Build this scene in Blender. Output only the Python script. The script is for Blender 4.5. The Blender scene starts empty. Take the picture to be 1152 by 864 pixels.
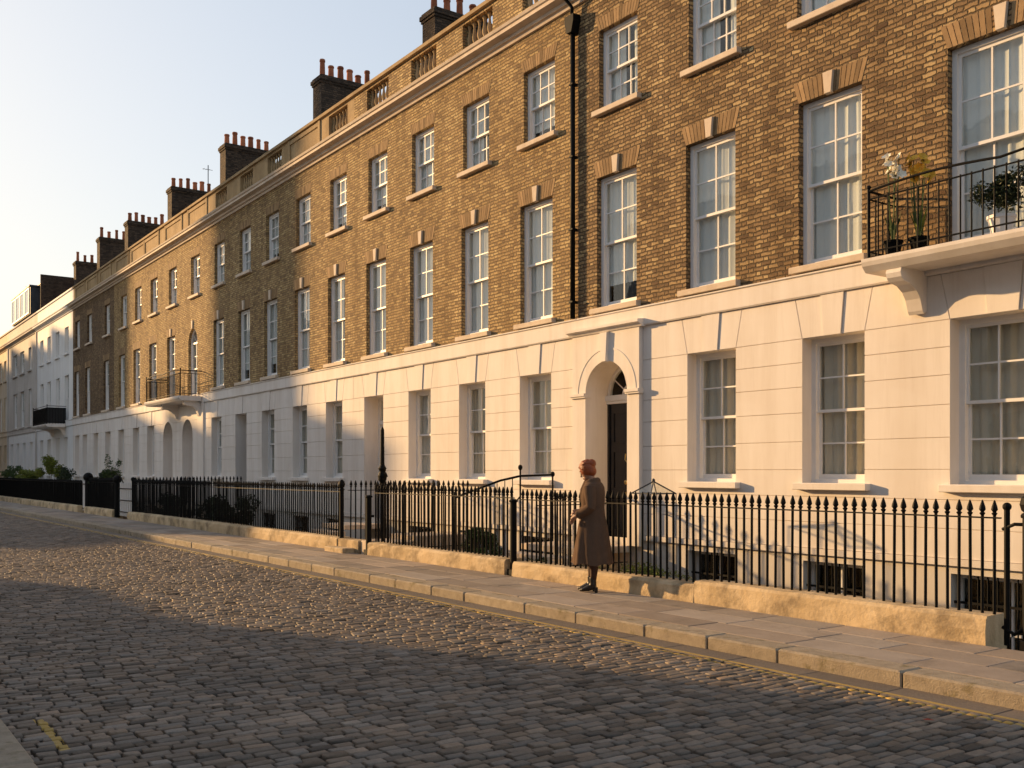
import bpy, bmesh, math, random
import numpy as np
from mathutils import Vector, Matrix
R = math.radians
random.seed(7); rng = np.random.default_rng(7)
scn = bpy.context.scene
COL = scn.collection
WP = {}                      # world position of each object's origin

# ------------------------------------------------------------------ helpers
class MB:
    def __init__(s): s.v=[]; s.f=[]; s.c=[]; s.mi=[]
    def add(s, vs, fs, col=None, mi=0):
        b=len(s.v); s.v += [tuple(p) for p in vs]; s.f += [tuple(b+i for i in f) for f in fs]
        s.c += [col]*len(vs); s.mi += [mi]*len(fs); return s
    def box(s, x0,x1,y0,y1,z0,z1, col=None, mi=0, ch=0):
        if ch:
            vs=[]
            rings=[(z0,ch),(z0+ch,0),(z1-ch,0),(z1,ch)]
            # chamfer along all edges roughly: inset rings top and bottom plus cut corners
            fs=[]
            for z,i in rings:
                a0,a1,b0,b1=x0+i,x1-i,y0+i,y1-i
                k=ch*.7
                vs += [(a0+k,b0,z),(a1-k,b0,z),(a1,b0+k,z),(a1,b1-k,z),(a1-k,b1,z),(a0+k,b1,z),(a0,b1-k,z),(a0,b0+k,z)]
            for r in range(3):
                for j in range(8):
                    fs.append((r*8+j, r*8+(j+1)%8, (r+1)*8+(j+1)%8, (r+1)*8+j))
            fs.append(tuple(range(7,-1,-1))); fs.append(tuple(range(24,32)))
            return s.add(vs,fs,col,mi)
        vs=[(x0,y0,z0),(x1,y0,z0),(x1,y1,z0),(x0,y1,z0),(x0,y0,z1),(x1,y0,z1),(x1,y1,z1),(x0,y1,z1)]
        fs=[(3,2,1,0),(4,5,6,7),(0,1,5,4),(1,2,6,5),(2,3,7,6),(3,0,4,7)]
        return s.add(vs,fs,col,mi)
    def quad(s,a,b,c,d,col=None,mi=0): return s.add([a,b,c,d],[(0,1,2,3)],col,mi)
    def prism_y(s, poly, y0, y1, col=None, inset=0, mi=0):
        # poly: list of (x,z) counter-clockwise seen from -Y ; y0 front, y1 back ; front face shrunk by inset
        n=len(poly)
        fr = inset_poly(poly,inset) if inset else poly
        vs=[(x,y0,z) for x,z in fr]+[(x,y1,z) for x,z in poly]
        fs=[tuple(range(n)), tuple(range(2*n-1,n-1,-1))]
        for i in range(n):
            j=(i+1)%n; fs.append((j,i,n+i,n+j))
        return s.add(vs,fs,col,mi)
    def prism_x(s, poly, x0, x1, col=None, mi=0):
        # poly: list of (y,z)
        n=len(poly)
        vs=[(x0,y,z) for y,z in poly]+[(x1,y,z) for y,z in poly]
        fs=[tuple(range(n)), tuple(range(2*n-1,n-1,-1))]
        for i in range(n):
            j=(i+1)%n; fs.append((j,i,n+i,n+j))
        return s.add(vs,fs,col,mi)
    def tube(s, pts, rad, n=8, cap=True, col=None, mi=0):
        pts=[Vector(p) for p in pts]
        if not hasattr(rad,'__len__'): rad=[rad]*len(pts)
        rings=[]; b=len(s.v); prev=None
        for i,p in enumerate(pts):
            if i==0: d=pts[1]-p
            elif i==len(pts)-1: d=p-pts[i-1]
            else: d=(pts[i+1]-p).normalized()+(p-pts[i-1]).normalized()
            d.normalize()
            if prev is None:
                up=Vector((0,0,1)) if abs(d.z)<.9 else Vector((1,0,0))
                u=d.cross(up).normalized()
            else:
                u=(prev-d*prev.dot(d)).normalized()
            prev=u; w=d.cross(u)
            r=rad[i]; ru,rw=(r if hasattr(r,'__len__') else (r,r))
            for k in range(n):
                a=2*math.pi*k/n
                s.v.append(tuple(p+u*math.cos(a)*ru+w*math.sin(a)*rw)); s.c.append(col)
        for i in range(len(pts)-1):
            for k in range(n):
                s.f.append((b+i*n+k,b+i*n+(k+1)%n,b+(i+1)*n+(k+1)%n,b+(i+1)*n+k)); s.mi.append(mi)
        if cap:
            s.f.append(tuple(b+k for k in range(n-1,-1,-1))); s.mi.append(mi)
            s.f.append(tuple(b+(len(pts)-1)*n+k for k in range(n))); s.mi.append(mi)
        return s
    def lathe(s, prof, cx=0,cy=0, n=12, col=None, mi=0):
        # prof: list of (r,z)
        b=len(s.v)
        for r,z in prof:
            for k in range(n):
                a=2*math.pi*k/n; s.v.append((cx+r*math.cos(a),cy+r*math.sin(a),z)); s.c.append(col)
        for i in range(len(prof)-1):
            for k in range(n):
                s.f.append((b+i*n+k,b+i*n+(k+1)%n,b+(i+1)*n+(k+1)%n,b+(i+1)*n+k)); s.mi.append(mi)
        s.f.append(tuple(b+k for k in range(n-1,-1,-1))); s.mi.append(mi)
        s.f.append(tuple(b+(len(prof)-1)*n+k for k in range(n))); s.mi.append(mi)
        return s
    def ell(s, c, r, n=14, m=10, col=None, rot=None):
        b=len(s.v); M=rot or Matrix.Identity(3)
        for i in range(m+1):
            ph=math.pi*i/m
            for k in range(n):
                a=2*math.pi*k/n
                q=M@Vector((r[0]*math.sin(ph)*math.cos(a), r[1]*math.sin(ph)*math.sin(a), -r[2]*math.cos(ph)))
                s.v.append((c[0]+q.x,c[1]+q.y,c[2]+q.z)); s.c.append(col)
        for i in range(m):
            for k in range(n):
                s.f.append((b+i*n+k,b+i*n+(k+1)%n,b+(i+1)*n+(k+1)%n,b+(i+1)*n+k)); s.mi.append(0)
        return s
    def mesh(s, name, off=(0,0,0), mats=(), smooth=False):
        me=bpy.data.meshes.new(name)
        ox,oy,oz=off
        me.from_pydata([(x-ox,y-oy,z-oz) for x,y,z in s.v],[],s.f)
        for m in mats: me.materials.append(m)
        if any(s.mi): me.polygons.foreach_set('material_index', s.mi)
        if any(c is not None for c in s.c):
            a=me.color_attributes.new('tint','FLOAT_COLOR','POINT')
            arr=np.ones((len(s.v),4),dtype=np.float32)
            for i,c in enumerate(s.c):
                if c is not None: arr[i,:3]=c
            a.data.foreach_set('color',arr.ravel())
        if smooth: me.polygons.foreach_set('use_smooth',[True]*len(me.polygons))
        me.update(); return me

def inset_poly(poly, d):
    n=len(poly); out=[]
    ds = d if hasattr(d,'__len__') else [d]*n
    L=[]
    for i in range(n):
        a=poly[i]; b=poly[(i+1)%n]
        dx,dz=b[0]-a[0],b[1]-a[1]; l=math.hypot(dx,dz); nx,nz=-dz/l,dx/l
        L.append((a[0]+nx*ds[i],a[1]+nz*ds[i],dx,dz))
    for i in range(n):
        p=L[i-1]; q=L[i]
        den=p[2]*q[3]-p[3]*q[2]
        if abs(den)<1e-9: out.append((q[0],q[1])); continue
        t=((q[0]-p[0])*q[3]-(q[1]-p[1])*q[2])/den
        out.append((p[0]+p[2]*t,p[1]+p[3]*t))
    return out

def link(name, me, parent=None, loc=(0,0,0), rz=0):
    o=bpy.data.objects.new(name, me); COL.objects.link(o)
    WP[o.name]=Vector(loc)
    if parent is not None:
        o.parent=parent; o.location=Vector(loc)-WP[parent.name]
    else: o.location=loc
    o.rotation_euler=(0,0,rz)
    return o
def tag(o,label=None,cat=None,group=None,kind=None):
    if label: o['label']=label
    if cat: o['category']=cat
    if group: o['group']=group
    if kind: o['kind']=kind
    return o
def thing(name,label,cat,loc,group=None):
    return tag(link(name,None,None,loc),label,cat,group)
def part(name, mb, mats, parent, loc=None, smooth=False, label=None):
    """mb in world coordinates; stored relative to parent (or loc)"""
    loc = WP[parent.name] if loc is None else Vector(loc)
    if not isinstance(mats,(list,tuple)): mats=[mats]
    o=link(name, mb.mesh(name,loc,mats,smooth), parent, loc)
    if label: o['label']=label
    return o
def solo(name, mb, mats, loc, label,cat,group=None,kind=None,smooth=False):
    if not isinstance(mats,(list,tuple)): mats=[mats]
    o=link(name, mb.mesh(name,loc,mats,smooth), None, loc)
    return tag(o,label,cat,group,kind)
def struct(name, mb, mats, smooth=False):
    if not isinstance(mats,(list,tuple)): mats=[mats]
    return tag(link(name, mb.mesh(name,(0,0,0),mats,smooth)),kind='structure')
def bevel(o,w=.006,seg=2):
    m=o.modifiers.new('b','BEVEL'); m.width=w; m.segments=seg; m.limit_method='ANGLE'; m.angle_limit=R(40)

# ------------------------------------------------------------------ materials
def newmat(name, rough=.7, spec=.3, metal=0):
    m=bpy.data.materials.new(name); m.use_nodes=True
    nt=m.node_tree; b=nt.nodes['Principled BSDF']
    b.inputs['Roughness'].default_value=rough; b.inputs['Specular IOR Level'].default_value=spec; b.inputs['Metallic'].default_value=metal
    return m,nt,b
def N(nt,t,**k):
    n=nt.nodes.new(t)
    for a,v in k.items(): setattr(n,a,v)
    return n
def mth(nt,op,a,b=None,c=None):
    n=N(nt,'ShaderNodeMath',operation=op)
    for i,x in enumerate((a,b,c)):
        if x is None: continue
        if isinstance(x,(int,float)): n.inputs[i].default_value=x
        else: nt.links.new(x,n.inputs[i])
    return n.outputs[0]
def mix(nt,f,a,b,bt='MIX'):
    n=N(nt,'ShaderNodeMix',data_type='RGBA',blend_type=bt)
    for i,x in ((0,f),(6,a),(7,b)):
        if isinstance(x,(int,float)): n.inputs[i].default_value=x
        elif isinstance(x,(tuple,list)): n.inputs[i].default_value=(*x[:3],1)
        else: nt.links.new(x,n.inputs[i])
    return n.outputs[2]
def noise(nt,co,scale,detail=4,rough=.55,out=0,dist=0):
    n=N(nt,'ShaderNodeTexNoise'); n.inputs['Scale'].default_value=scale; n.inputs['Detail'].default_value=detail
    n.inputs['Roughness'].default_value=rough; n.inputs['Distortion'].default_value=dist
    nt.links.new(co,n.inputs['Vector']); return n.outputs[out]
def ramp(nt,f,stops,interp='LINEAR'):
    n=N(nt,'ShaderNodeValToRGB'); nt.links.new(f,n.inputs[0]); cr=n.color_ramp; cr.interpolation=interp
    while len(cr.elements)<len(stops): cr.elements.new(.5)
    for e,(p,c) in zip(cr.elements,stops):
        e.position=p; e.color=(*c,1) if hasattr(c,'__len__') else (c,c,c,1)
    return n.outputs[0]
def worldpos(nt):
    g=N(nt,'ShaderNodeNewGeometry'); return g.outputs['Position']
def bump(nt,b,h,st=.3,d=.01):
    n=N(nt,'ShaderNodeBump'); n.inputs['Strength'].default_value=st; n.inputs['Distance'].default_value=d
    nt.links.new(h,n.inputs['Height']); nt.links.new(n.outputs[0],b.inputs['Normal'])
def vscale(nt,co,s):
    n=N(nt,'ShaderNodeMapping'); n.inputs['Scale'].default_value=s; nt.links.new(co,n.inputs[0]); return n.outputs[0]

def mat_brick(name, stops, mortar=(.30,.24,.17), bw=.18, bh=.065):
    m,nt,b=newmat(name,.88,.2)
    pos=worldpos(nt)
    # wobble
    nz=N(nt,'ShaderNodeTexNoise'); nz.inputs['Scale'].default_value=9; nz.inputs['Detail'].default_value=2
    nt.links.new(pos,nz.inputs['Vector'])
    sb=N(nt,'ShaderNodeVectorMath',operation='SUBTRACT'); nt.links.new(nz.outputs['Color'],sb.inputs[0]); sb.inputs[1].default_value=(.5,.5,.5)
    sc=N(nt,'ShaderNodeVectorMath',operation='SCALE'); nt.links.new(sb.outputs[0],sc.inputs[0]); sc.inputs['Scale'].default_value=.048
    ad=N(nt,'ShaderNodeVectorMath',operation='ADD'); nt.links.new(pos,ad.inputs[0]); nt.links.new(sc.outputs[0],ad.inputs[1])
    sx=N(nt,'ShaderNodeSeparateXYZ'); nt.links.new(ad.outputs[0],sx.inputs[0])
    u=mth(nt,'ADD',sx.outputs[0],sx.outputs[1])
    v=mth(nt,'DIVIDE',sx.outputs[2],bh)
    row=mth(nt,'FLOOR',v)
    fv=mth(nt,'FRACT',v)
    # Flemish-like bond: period 1.5 brick lengths, stretcher + header, shifted every other row
    odd=mth(nt,'FLOORED_MODULO',row,2)
    per=bw*1.5
    uu=mth(nt,'ADD',mth(nt,'DIVIDE',u,per),mth(nt,'MULTIPLY',odd,.5))
    pr=mth(nt,'FLOOR',uu); fu=mth(nt,'FRACT',uu)
    hd=mth(nt,'GREATER_THAN',fu,.667)
    # local coordinate in brick
    ls=mth(nt,'DIVIDE',fu,.667); lh=mth(nt,'DIVIDE',mth(nt,'SUBTRACT',fu,.667),.333)
    lu=mth(nt,'ADD',mth(nt,'MULTIPLY',ls,mth(nt,'SUBTRACT',1,hd)),mth(nt,'MULTIPLY',lh,hd))
    wid=mth(nt,'ADD',bw,mth(nt,'MULTIPLY',hd,-bw*.5))
    du=mth(nt,'MULTIPLY',mth(nt,'SUBTRACT',.5,mth(nt,'ABSOLUTE',mth(nt,'SUBTRACT',lu,.5))),wid)
    dv=mth(nt,'MULTIPLY',mth(nt,'SUBTRACT',.5,mth(nt,'ABSOLUTE',mth(nt,'SUBTRACT',fv,.5))),bh)
    dist=mth(nt,'MINIMUM',du,dv)
    mask=N(nt,'ShaderNodeMapRange',interpolation_type='SMOOTHSTEP'); mask.inputs[1].default_value=.0035; mask.inputs[2].default_value=.0135
    nt.links.new(dist,mask.inputs[0]); mask=mask.outputs[0]
    cid=N(nt,'ShaderNodeCombineXYZ')
    nt.links.new(mth(nt,'ADD',mth(nt,'MULTIPLY',pr,2),hd),cid.inputs[0]); nt.links.new(row,cid.inputs[1])
    wn=N(nt,'ShaderNodeTexWhiteNoise',noise_dimensions='2D'); nt.links.new(cid.outputs[0],wn.inputs['Vector'])
    rnd=wn.outputs[0]
    big=noise(nt,pos,.35,3)
    bsel=mth(nt,'ADD',mth(nt,'MULTIPLY',rnd,.8),mth(nt,'MULTIPLY',mth(nt,'SUBTRACT',big,.4),.6))
    col=ramp(nt,bsel,stops)
    fine=noise(nt,pos,60,4)
    col=mix(nt,.35,col,ramp(nt,fine,[(.3,(.45,.4,.35)),(.7,(1,1,1))]),'MULTIPLY')
    # soot and streaks
    st=noise(nt,vscale(nt,pos,(1.6,1.6,.22)),1.5,4)
    col=mix(nt,.75,col,ramp(nt,st,[(.35,(.60,.56,.52)),(.62,(1,1,1))]),'MULTIPLY')
    mcol=mix(nt,fine,tuple(c*.6 for c in mortar),mortar)
    col=mix(nt,mask,mcol,col)
    nt.links.new(col,b.inputs['Base Color'])
    h=mth(nt,'ADD',mth(nt,'MULTIPLY',mask,1.0),mth(nt,'MULTIPLY',fine,.45))
    h=mth(nt,'ADD',h,mth(nt,'MULTIPLY',rnd,.45))
    bump(nt,b,h,1.0,.016)
    return m

def mat_noisy(name, c1,c2, scale=3, rough=.8, spec=.25, bst=.2, bsc=80, bd=.004, streak=0, metal=0, tint=False, dirt=None):
    m,nt,b=newmat(name,rough,spec,metal)
    pos=worldpos(nt)
    col=mix(nt,ramp(nt,noise(nt,pos,scale,6,.6),[(.3,0.),(.7,1.)]),c1,c2)
    if streak:
        st=noise(nt,vscale(nt,pos,(2.2,2.2,.25)),1.3,5,.6)
        col=mix(nt,streak,col,ramp(nt,st,[(.36,(.72,.66,.58)),(.6,(1,1,1))]),'MULTIPLY')
    if dirt:
        dn=noise(nt,pos,dirt[0],5,.65)
        col=mix(nt,ramp(nt,dn,[(dirt[1],0.),(dirt[2],1.)]),col,dirt[3])
    if 'stucco' in name:
        sz=N(nt,'ShaderNodeSeparateXYZ'); nt.links.new(pos,sz.inputs[0])
        low=ramp(nt,mth(nt,'ADD',mth(nt,'DIVIDE',sz.outputs[2],2.2),mth(nt,'MULTIPLY',noise(nt,vscale(nt,pos,(3,3,.6)),1.6,5),.5)),[(.25,1.),(.75,0.)])
        col=mix(nt,mth(nt,'MULTIPLY',low,.42),col,(.42,.36,.28))
        band=ramp(nt,noise(nt,vscale(nt,pos,(5,5,.35)),1.2,6,.7),[(.52,0.),(.66,1.)])
        col=mix(nt,mth(nt,'MULTIPLY',band,.16),col,(.45,.38,.30))
        patch=ramp(nt,noise(nt,pos,.55,1,.3),[(.50,0.),(.52,1.)])
        col=mix(nt,mth(nt,'MULTIPLY',patch,.10),col,(.86,.84,.80))
    if tint:
        a=N(nt,'ShaderNodeAttribute',attribute_name='tint')
        col=mix(nt,1,col,a.outputs['Color'],'MULTIPLY')
    nt.links.new(col,b.inputs['Base Color'])
    if bst: bump(nt,b,noise(nt,pos,bsc,5,.6),bst,bd)
    return m

BR_STOPS=[(0,(.16,.10,.06)),(.2,(.26,.17,.09)),(.45,(.37,.245,.125)),(.7,(.47,.32,.16)),(.88,(.62,.45,.23)),(1,(.40,.21,.11))]
M={}
M['brick']=mat_brick('stock_brick',BR_STOPS,mortar=(.15,.105,.06))
M['brick_gold_lit']=mat_brick('lit_golden_stock_brick',[(0,(.25,.16,.085)),(.2,(.40,.265,.13)),(.45,(.53,.36,.165)),(.7,(.62,.43,.20)),(.88,(.74,.55,.27)),(1,(.50,.29,.14))],mortar=(.26,.185,.10))  # yellower brick, its colour also lifted to imitate sun on the wall
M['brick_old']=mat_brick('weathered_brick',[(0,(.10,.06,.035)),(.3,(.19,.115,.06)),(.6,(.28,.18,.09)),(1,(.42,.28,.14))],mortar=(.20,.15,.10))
M['brick_dark']=mat_brick('sooty_brick',[(0,(.04,.028,.02)),(.4,(.09,.06,.04)),(1,(.17,.11,.07))],mortar=(.08,.06,.045))
M['arch']=mat_noisy('gauged_brick',(.29,.195,.105),(.38,.255,.135),8,.85,.2,.5,70,.006,tint=True)
M['stucco']=mat_noisy('painted_stucco',(.76,.70,.64),(.82,.76,.70),.9,.75,.25,.25,25,.004,streak=.32,dirt=(.7,.60,.85,(.66,.59,.51)))
M['stucco_low']=mat_noisy('lower_stucco',(.66,.62,.56),(.74,.69,.63),1.2,.8,.2,.25,30,.004,streak=.35)
M['stucco_white']=mat_noisy('white_stucco',(.80,.79,.77),(.86,.85,.83),.8,.75,.25,.2,25,.004,streak=.2)
M['stucco_grey']=mat_noisy('grey_stucco',(.50,.46,.42),(.58,.53,.48),.8,.8,.25,.2,25,.004,streak=.3)
M['stucco_cream']=mat_noisy('cream_stucco',(.60,.46,.30),(.68,.54,.37),.8,.8,.25,.2,25,.004,streak=.3)
M['stone']=mat_noisy('pale_stone',(.62,.50,.38),(.74,.62,.48),4,.8,.25,.3,60,.004,streak=.25,dirt=(3,.58,.8,(.42,.33,.24)))
M['ochre']=mat_noisy('ochre_render',(.36,.25,.13),(.46,.33,.18),1.6,.88,.2,.4,30,.008,streak=.6,dirt=(1.5,.5,.75,(.22,.155,.085)))
M['plinth']=mat_noisy('weathered_plinth_stone',(.54,.41,.24),(.70,.56,.37),2.4,.9,.2,.5,22,.018,streak=.5,dirt=(2.1,.47,.62,(.31,.235,.145)))
M['kerb']=mat_noisy('granite_kerb',(.27,.225,.17),(.39,.33,.25),9,.85,.25,.6,70,.012,tint=True,dirt=(5,.55,.7,(.17,.14,.07)))
M['flag']=mat_noisy('york_stone_flags',(.27,.225,.185),(.34,.285,.235),3,.8,.3,.5,30,.006,tint=True,dirt=(1.3,.55,.75,(.16,.135,.11)))
M['joint']=mat_noisy('dark_joint_mortar',(.03,.025,.02),(.05,.042,.034),6,.95,.1,.3,40,.004)
M['iron']=mat_noisy('black_painted_iron',(.004,.004,.004),(.008,.008,.008),12,.6,.12,.15,60,.002)
M['frame']=mat_noisy('white_window_paint',(.78,.76,.73),(.82,.80,.77),6,.5,.4,.05,50,.002)
M['slate']=mat_noisy('roof_slate',(.05,.055,.065),(.10,.10,.11),4,.6,.4,.4,20,.01)
M['lead']=mat_noisy('dark_lead',(.035,.038,.045),(.06,.065,.07),4,.6,.4,.2,20,.005)
M['pot']=mat_noisy('terracotta',(.34,.10,.045),(.45,.16,.075),5,.85,.2,.3,40,.004,dirt=(4,.55,.8,(.12,.06,.04)),tint=True)
M['door']=mat_noisy('black_gloss_door',(.008,.009,.013),(.012,.013,.018),6,.18,.5,0)
M['door_white']=mat_noisy('white_gloss_door',(.70,.68,.66),(.76,.74,.72),6,.35,.5,0)
M['brass']=mat_noisy('brass',(.55,.38,.13),(.62,.44,.17),8,.3,.5,.1,50,.002,metal=1)
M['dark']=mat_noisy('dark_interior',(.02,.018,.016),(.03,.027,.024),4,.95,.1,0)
M['area']=mat_noisy('basement_paving',(.13,.12,.10),(.2,.18,.155),3,.9,.2,.4,20,.01)
M['soil']=mat_noisy('soil',(.03,.02,.012),(.06,.042,.025),12,.95,.1,.6,50,.02)
M['panel_black']=mat_noisy('black_sheet_metal',(.008,.008,.009),(.013,.013,.014),3,.5,.4,.1,20,.003)
M['white_paint']=mat_noisy('white_ceramic',(.75,.74,.72),(.8,.79,.77),5,.4,.4,0)

def mat_glass():
    m=bpy.data.materials.new('window_glass'); m.use_nodes=True; nt=m.node_tree; nt.nodes.clear()
    out=N(nt,'ShaderNodeOutputMaterial'); mx=N(nt,'ShaderNodeMixShader'); tr=N(nt,'ShaderNodeBsdfTransparent'); gl=N(nt,'ShaderNodeBsdfGlossy')
    tr.inputs[0].default_value=(.93,.95,.94,1); gl.inputs['Roughness'].default_value=.015
    ge=N(nt,'ShaderNodeNewGeometry'); dt=N(nt,'ShaderNodeVectorMath',operation='DOT_PRODUCT')
    nt.links.new(ge.outputs['Normal'],dt.inputs[0]); nt.links.new(ge.outputs['Incoming'],dt.inputs[1])
    cs=mth(nt,'ABSOLUTE',dt.outputs['Value'])
    f=mth(nt,'ADD',.045,mth(nt,'MULTIPLY',.95,mth(nt,'POWER',mth(nt,'SUBTRACT',1,cs),5)))
    bm=N(nt,'ShaderNodeBump'); bm.inputs['Strength'].default_value=.12; bm.inputs['Distance'].default_value=.02
    nt.links.new(noise(nt,worldpos(nt),2.2,2),bm.inputs['Height']); nt.links.new(bm.outputs[0],gl.inputs['Normal'])
    nt.links.new(f,mx.inputs[0]); nt.links.new(tr.outputs[0],mx.inputs[1]); nt.links.new(gl.outputs[0],mx.inputs[2]); nt.links.new(mx.outputs[0],out.inputs[0])
    return m
M['glass']=mat_glass()
def mat_cloth(name,c,trans=.3,rough=.9):
    m=bpy.data.materials.new(name); m.use_nodes=True; nt=m.node_tree; nt.nodes.clear()
    out=N(nt,'ShaderNodeOutputMaterial'); mx=N(nt,'ShaderNodeMixShader'); d=N(nt,'ShaderNodeBsdfDiffuse'); t=N(nt,'ShaderNodeBsdfTranslucent')
    col=mix(nt,noise(nt,worldpos(nt),40,3),tuple(x*.9 for x in c),c)
    nt.links.new(col,d.inputs[0]); nt.links.new(col,t.inputs[0]); mx.inputs[0].default_value=trans
    nt.links.new(d.outputs[0],mx.inputs[1]); nt.links.new(t.outputs[0],mx.inputs[2]); nt.links.new(mx.outputs[0],out.inputs[0]); return m
M['sheer']=mat_cloth('white_sheer_curtain',(.93,.92,.90),.04)
M['drape']=mat_cloth('beige_curtain',(.80,.70,.57),.08)
M['drape_grey']=mat_cloth('grey_net_curtain',(.82,.78,.73),.08)
def mat_leaf(name,c1,c2):
    m,nt,b=newmat(name,.55,.35)
    a=N(nt,'ShaderNodeAttribute',attribute_name='tint')
    nt.links.new(mix(nt,1,mix(nt,noise(nt,worldpos(nt),7,3),c1,c2),a.outputs['Color'],'MULTIPLY'),b.inputs['Base Color']); return m
M['leaf']=mat_leaf('shrub_leaves',(.03,.06,.012),(.08,.12,.03))
M['leaf_dark']=mat_leaf('dark_leaves',(.012,.024,.008),(.03,.05,.015))
M['leaf_lime']=mat_leaf('lime_leaves',(.09,.13,.015),(.20,.22,.03))
M['petal_white']=mat_leaf('white_petals',(.80,.75,.6),(.85,.82,.72))
M['petal_yellow']=mat_leaf('yellow_petals',(.65,.34,.03),(.75,.50,.06))
M['bark']=mat_noisy('bark',(.06,.04,.025),(.10,.07,.045),10,.9,.2,.5,50,.01)

def mat_road():
    m,nt,b=newmat('granite_setts',.5,.22)
    pos=worldpos(nt)
    a=N(nt,'ShaderNodeAttribute',attribute_name='tint')
    col=mix(nt,noise(nt,pos,45,5,.7),(.12,.102,.085),(.24,.205,.17))
    col=mix(nt,1,col,a.outputs['Color'],'MULTIPLY')
    big=noise(nt,pos,.5,4)
    col=mix(nt,.5,col,ramp(nt,big,[(.35,(.72,.70,.68)),(.65,(1.1,1.05,1.0))]),'MULTIPLY')
    sx=N(nt,'ShaderNodeSeparateXYZ'); nt.links.new(pos,sx.inputs[0])
    x,y,z=sx.outputs
    yw=mth(nt,'ADD',y,mth(nt,'MULTIPLY',mth(nt,'SUBTRACT',noise(nt,pos,1.3,2),.5),.05))
    def band(a0,a1): return mth(nt,'MULTIPLY',mth(nt,'GREATER_THAN',yw,a0),mth(nt,'LESS_THAN',yw,a1))
    wear=ramp(nt,noise(nt,pos,6,6,.75),[(.30,0.),(.42,1.)])
    lines=mth(nt,'MAXIMUM',band(6.60,6.645),band(6.715,6.765))
    near=mth(nt,'MULTIPLY',band(1.265,1.325),mth(nt,'MULTIPLY',mth(nt,'GREATER_THAN',x,-7.45),mth(nt,'LESS_THAN',x,-6.5)))
    up=mth(nt,'GREATER_THAN',z,-.139)
    f=mth(nt,'MULTIPLY',mth(nt,'MULTIPLY',mth(nt,'MAXIMUM',lines,near),wear),up)
    col=mix(nt,mth(nt,'MULTIPLY',f,.85),col,(.46,.31,.08))
    nt.links.new(col,b.inputs['Base Color'])
    rg=ramp(nt,noise(nt,pos,18,4),[(.3,.62),(.7,.85)]); nt.links.new(rg,b.inputs['Roughness'])
    bump(nt,b,noise(nt,pos,55,5,.65),.55,.012)
    return m
M['road']=mat_road()

# ------------------------------------------------------------------ road, pavements
XA,XB=-100,6
def sett_field(x0,x1,y0,y1,pitchx,len_lo,len_hi,ztop):
    V=[];F=[];C=[]
    x=x0; row=0
    while x<x1:
        w=pitchx*rng.uniform(.86,1.16)
        y=y0-rng.uniform(0,len_hi)
        while y<y1:
            l=rng.uniform(len_lo,len_hi)
            a,bb=max(y,y0),min(y+l,y1)
            if bb-a>.05:
                g=.0078; zz=ztop+rng.normal(0,.0035)
                j=lambda s=.006: rng.uniform(-s,s)
                sl=rng.normal(0,.012); sl2=rng.normal(0,.02)
                wig=.018*math.sin(y*1.9+row*.07)+.01*math.sin(y*5.3+row*.3)
                b=len(V)
                cs=[(x+g+j(),a+g+j()),(x+w-g+j(),a+g+j()),(x+w-g+j(),bb-g+j()),(x+g+j(),bb-g+j())]
                cx=sum(p[0] for p in cs)/4; cy=sum(p[1] for p in cs)/4
                for k,(s,dz) in enumerate(((1.0,-.06),(1.0,-.013),(.955,-.003),(.80,0))):
                    for px,py in cs:
                        ins=1-(1-s)*1.0
                        qx=cx+(px-cx)*ins; qy=cy+(py-cy)*(1-(1-s)*.6)
                        V.append((qx+wig,qy,zz+dz+(sl*(qx-cx)+sl2*(qy-cy) if dz>-.05 else 0)))
                V.append((cx+wig,cy,zz+.003))
                for r in range(3):
                    for k in range(4):
                        F.append((b+r*4+k,b+r*4+(k+1)%4,b+(r+1)*4+(k+1)%4,b+(r+1)*4+k))
                for k in range(4): F.append((b+12+k,b+12+(k+1)%4,b+16))
                t=float(np.clip(rng.normal(1,.24),.45,1.7)); hu=rng.uniform(-.04,.12)
                C += [(t*(1+hu),t,t*(1-hu))]*17
            y+=l
        x+=w; row+=1
    return V,F,C
mb=MB()
V,F,C=sett_field(-75,2,1.035,6.70,.088,.115,.20,-.122)
mb.v=V;mb.f=F;mb.c=C;mb.mi=[0]*len(F)
struct('cobbled_road',mb,M['road'],smooth=True)
mb=MB().box(XA,XB,1.0,7.1,-1.2,-.142); struct('road_bed',mb,M['joint'])
# gutter channel stones
mb=MB(); x=-75
while x<2:
    l=random.uniform(.6,.95); t=random.uniform(.85,1.1)
    mb.box(x+.004,x+l-.004,6.705,7.035,-.15,-.122+random.uniform(-.002,.002),col=(t,t,t),ch=.006); x+=l
struct('gutter',mb,M['road'])
# kerbs
def kerb(y0,y1,seed):
    mb=MB(); x=-78; r=random.Random(seed)
    while x<3:
        l=r.uniform(.8,1.35); t=r.uniform(.88,1.12); h=r.uniform(-.004,.004); k=r.uniform(-.008,.008)
        mb.box(x+.006,x+l-.006,y0+k,y1,-.3,.0+h,col=(t,t*.99,t*.97),ch=.016); x+=l
    return mb
o=struct('kerb',kerb(7.03,7.33,3),M['kerb'])
o=struct('kerb',kerb(.72,1.02,5),M['kerb'])
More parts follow.
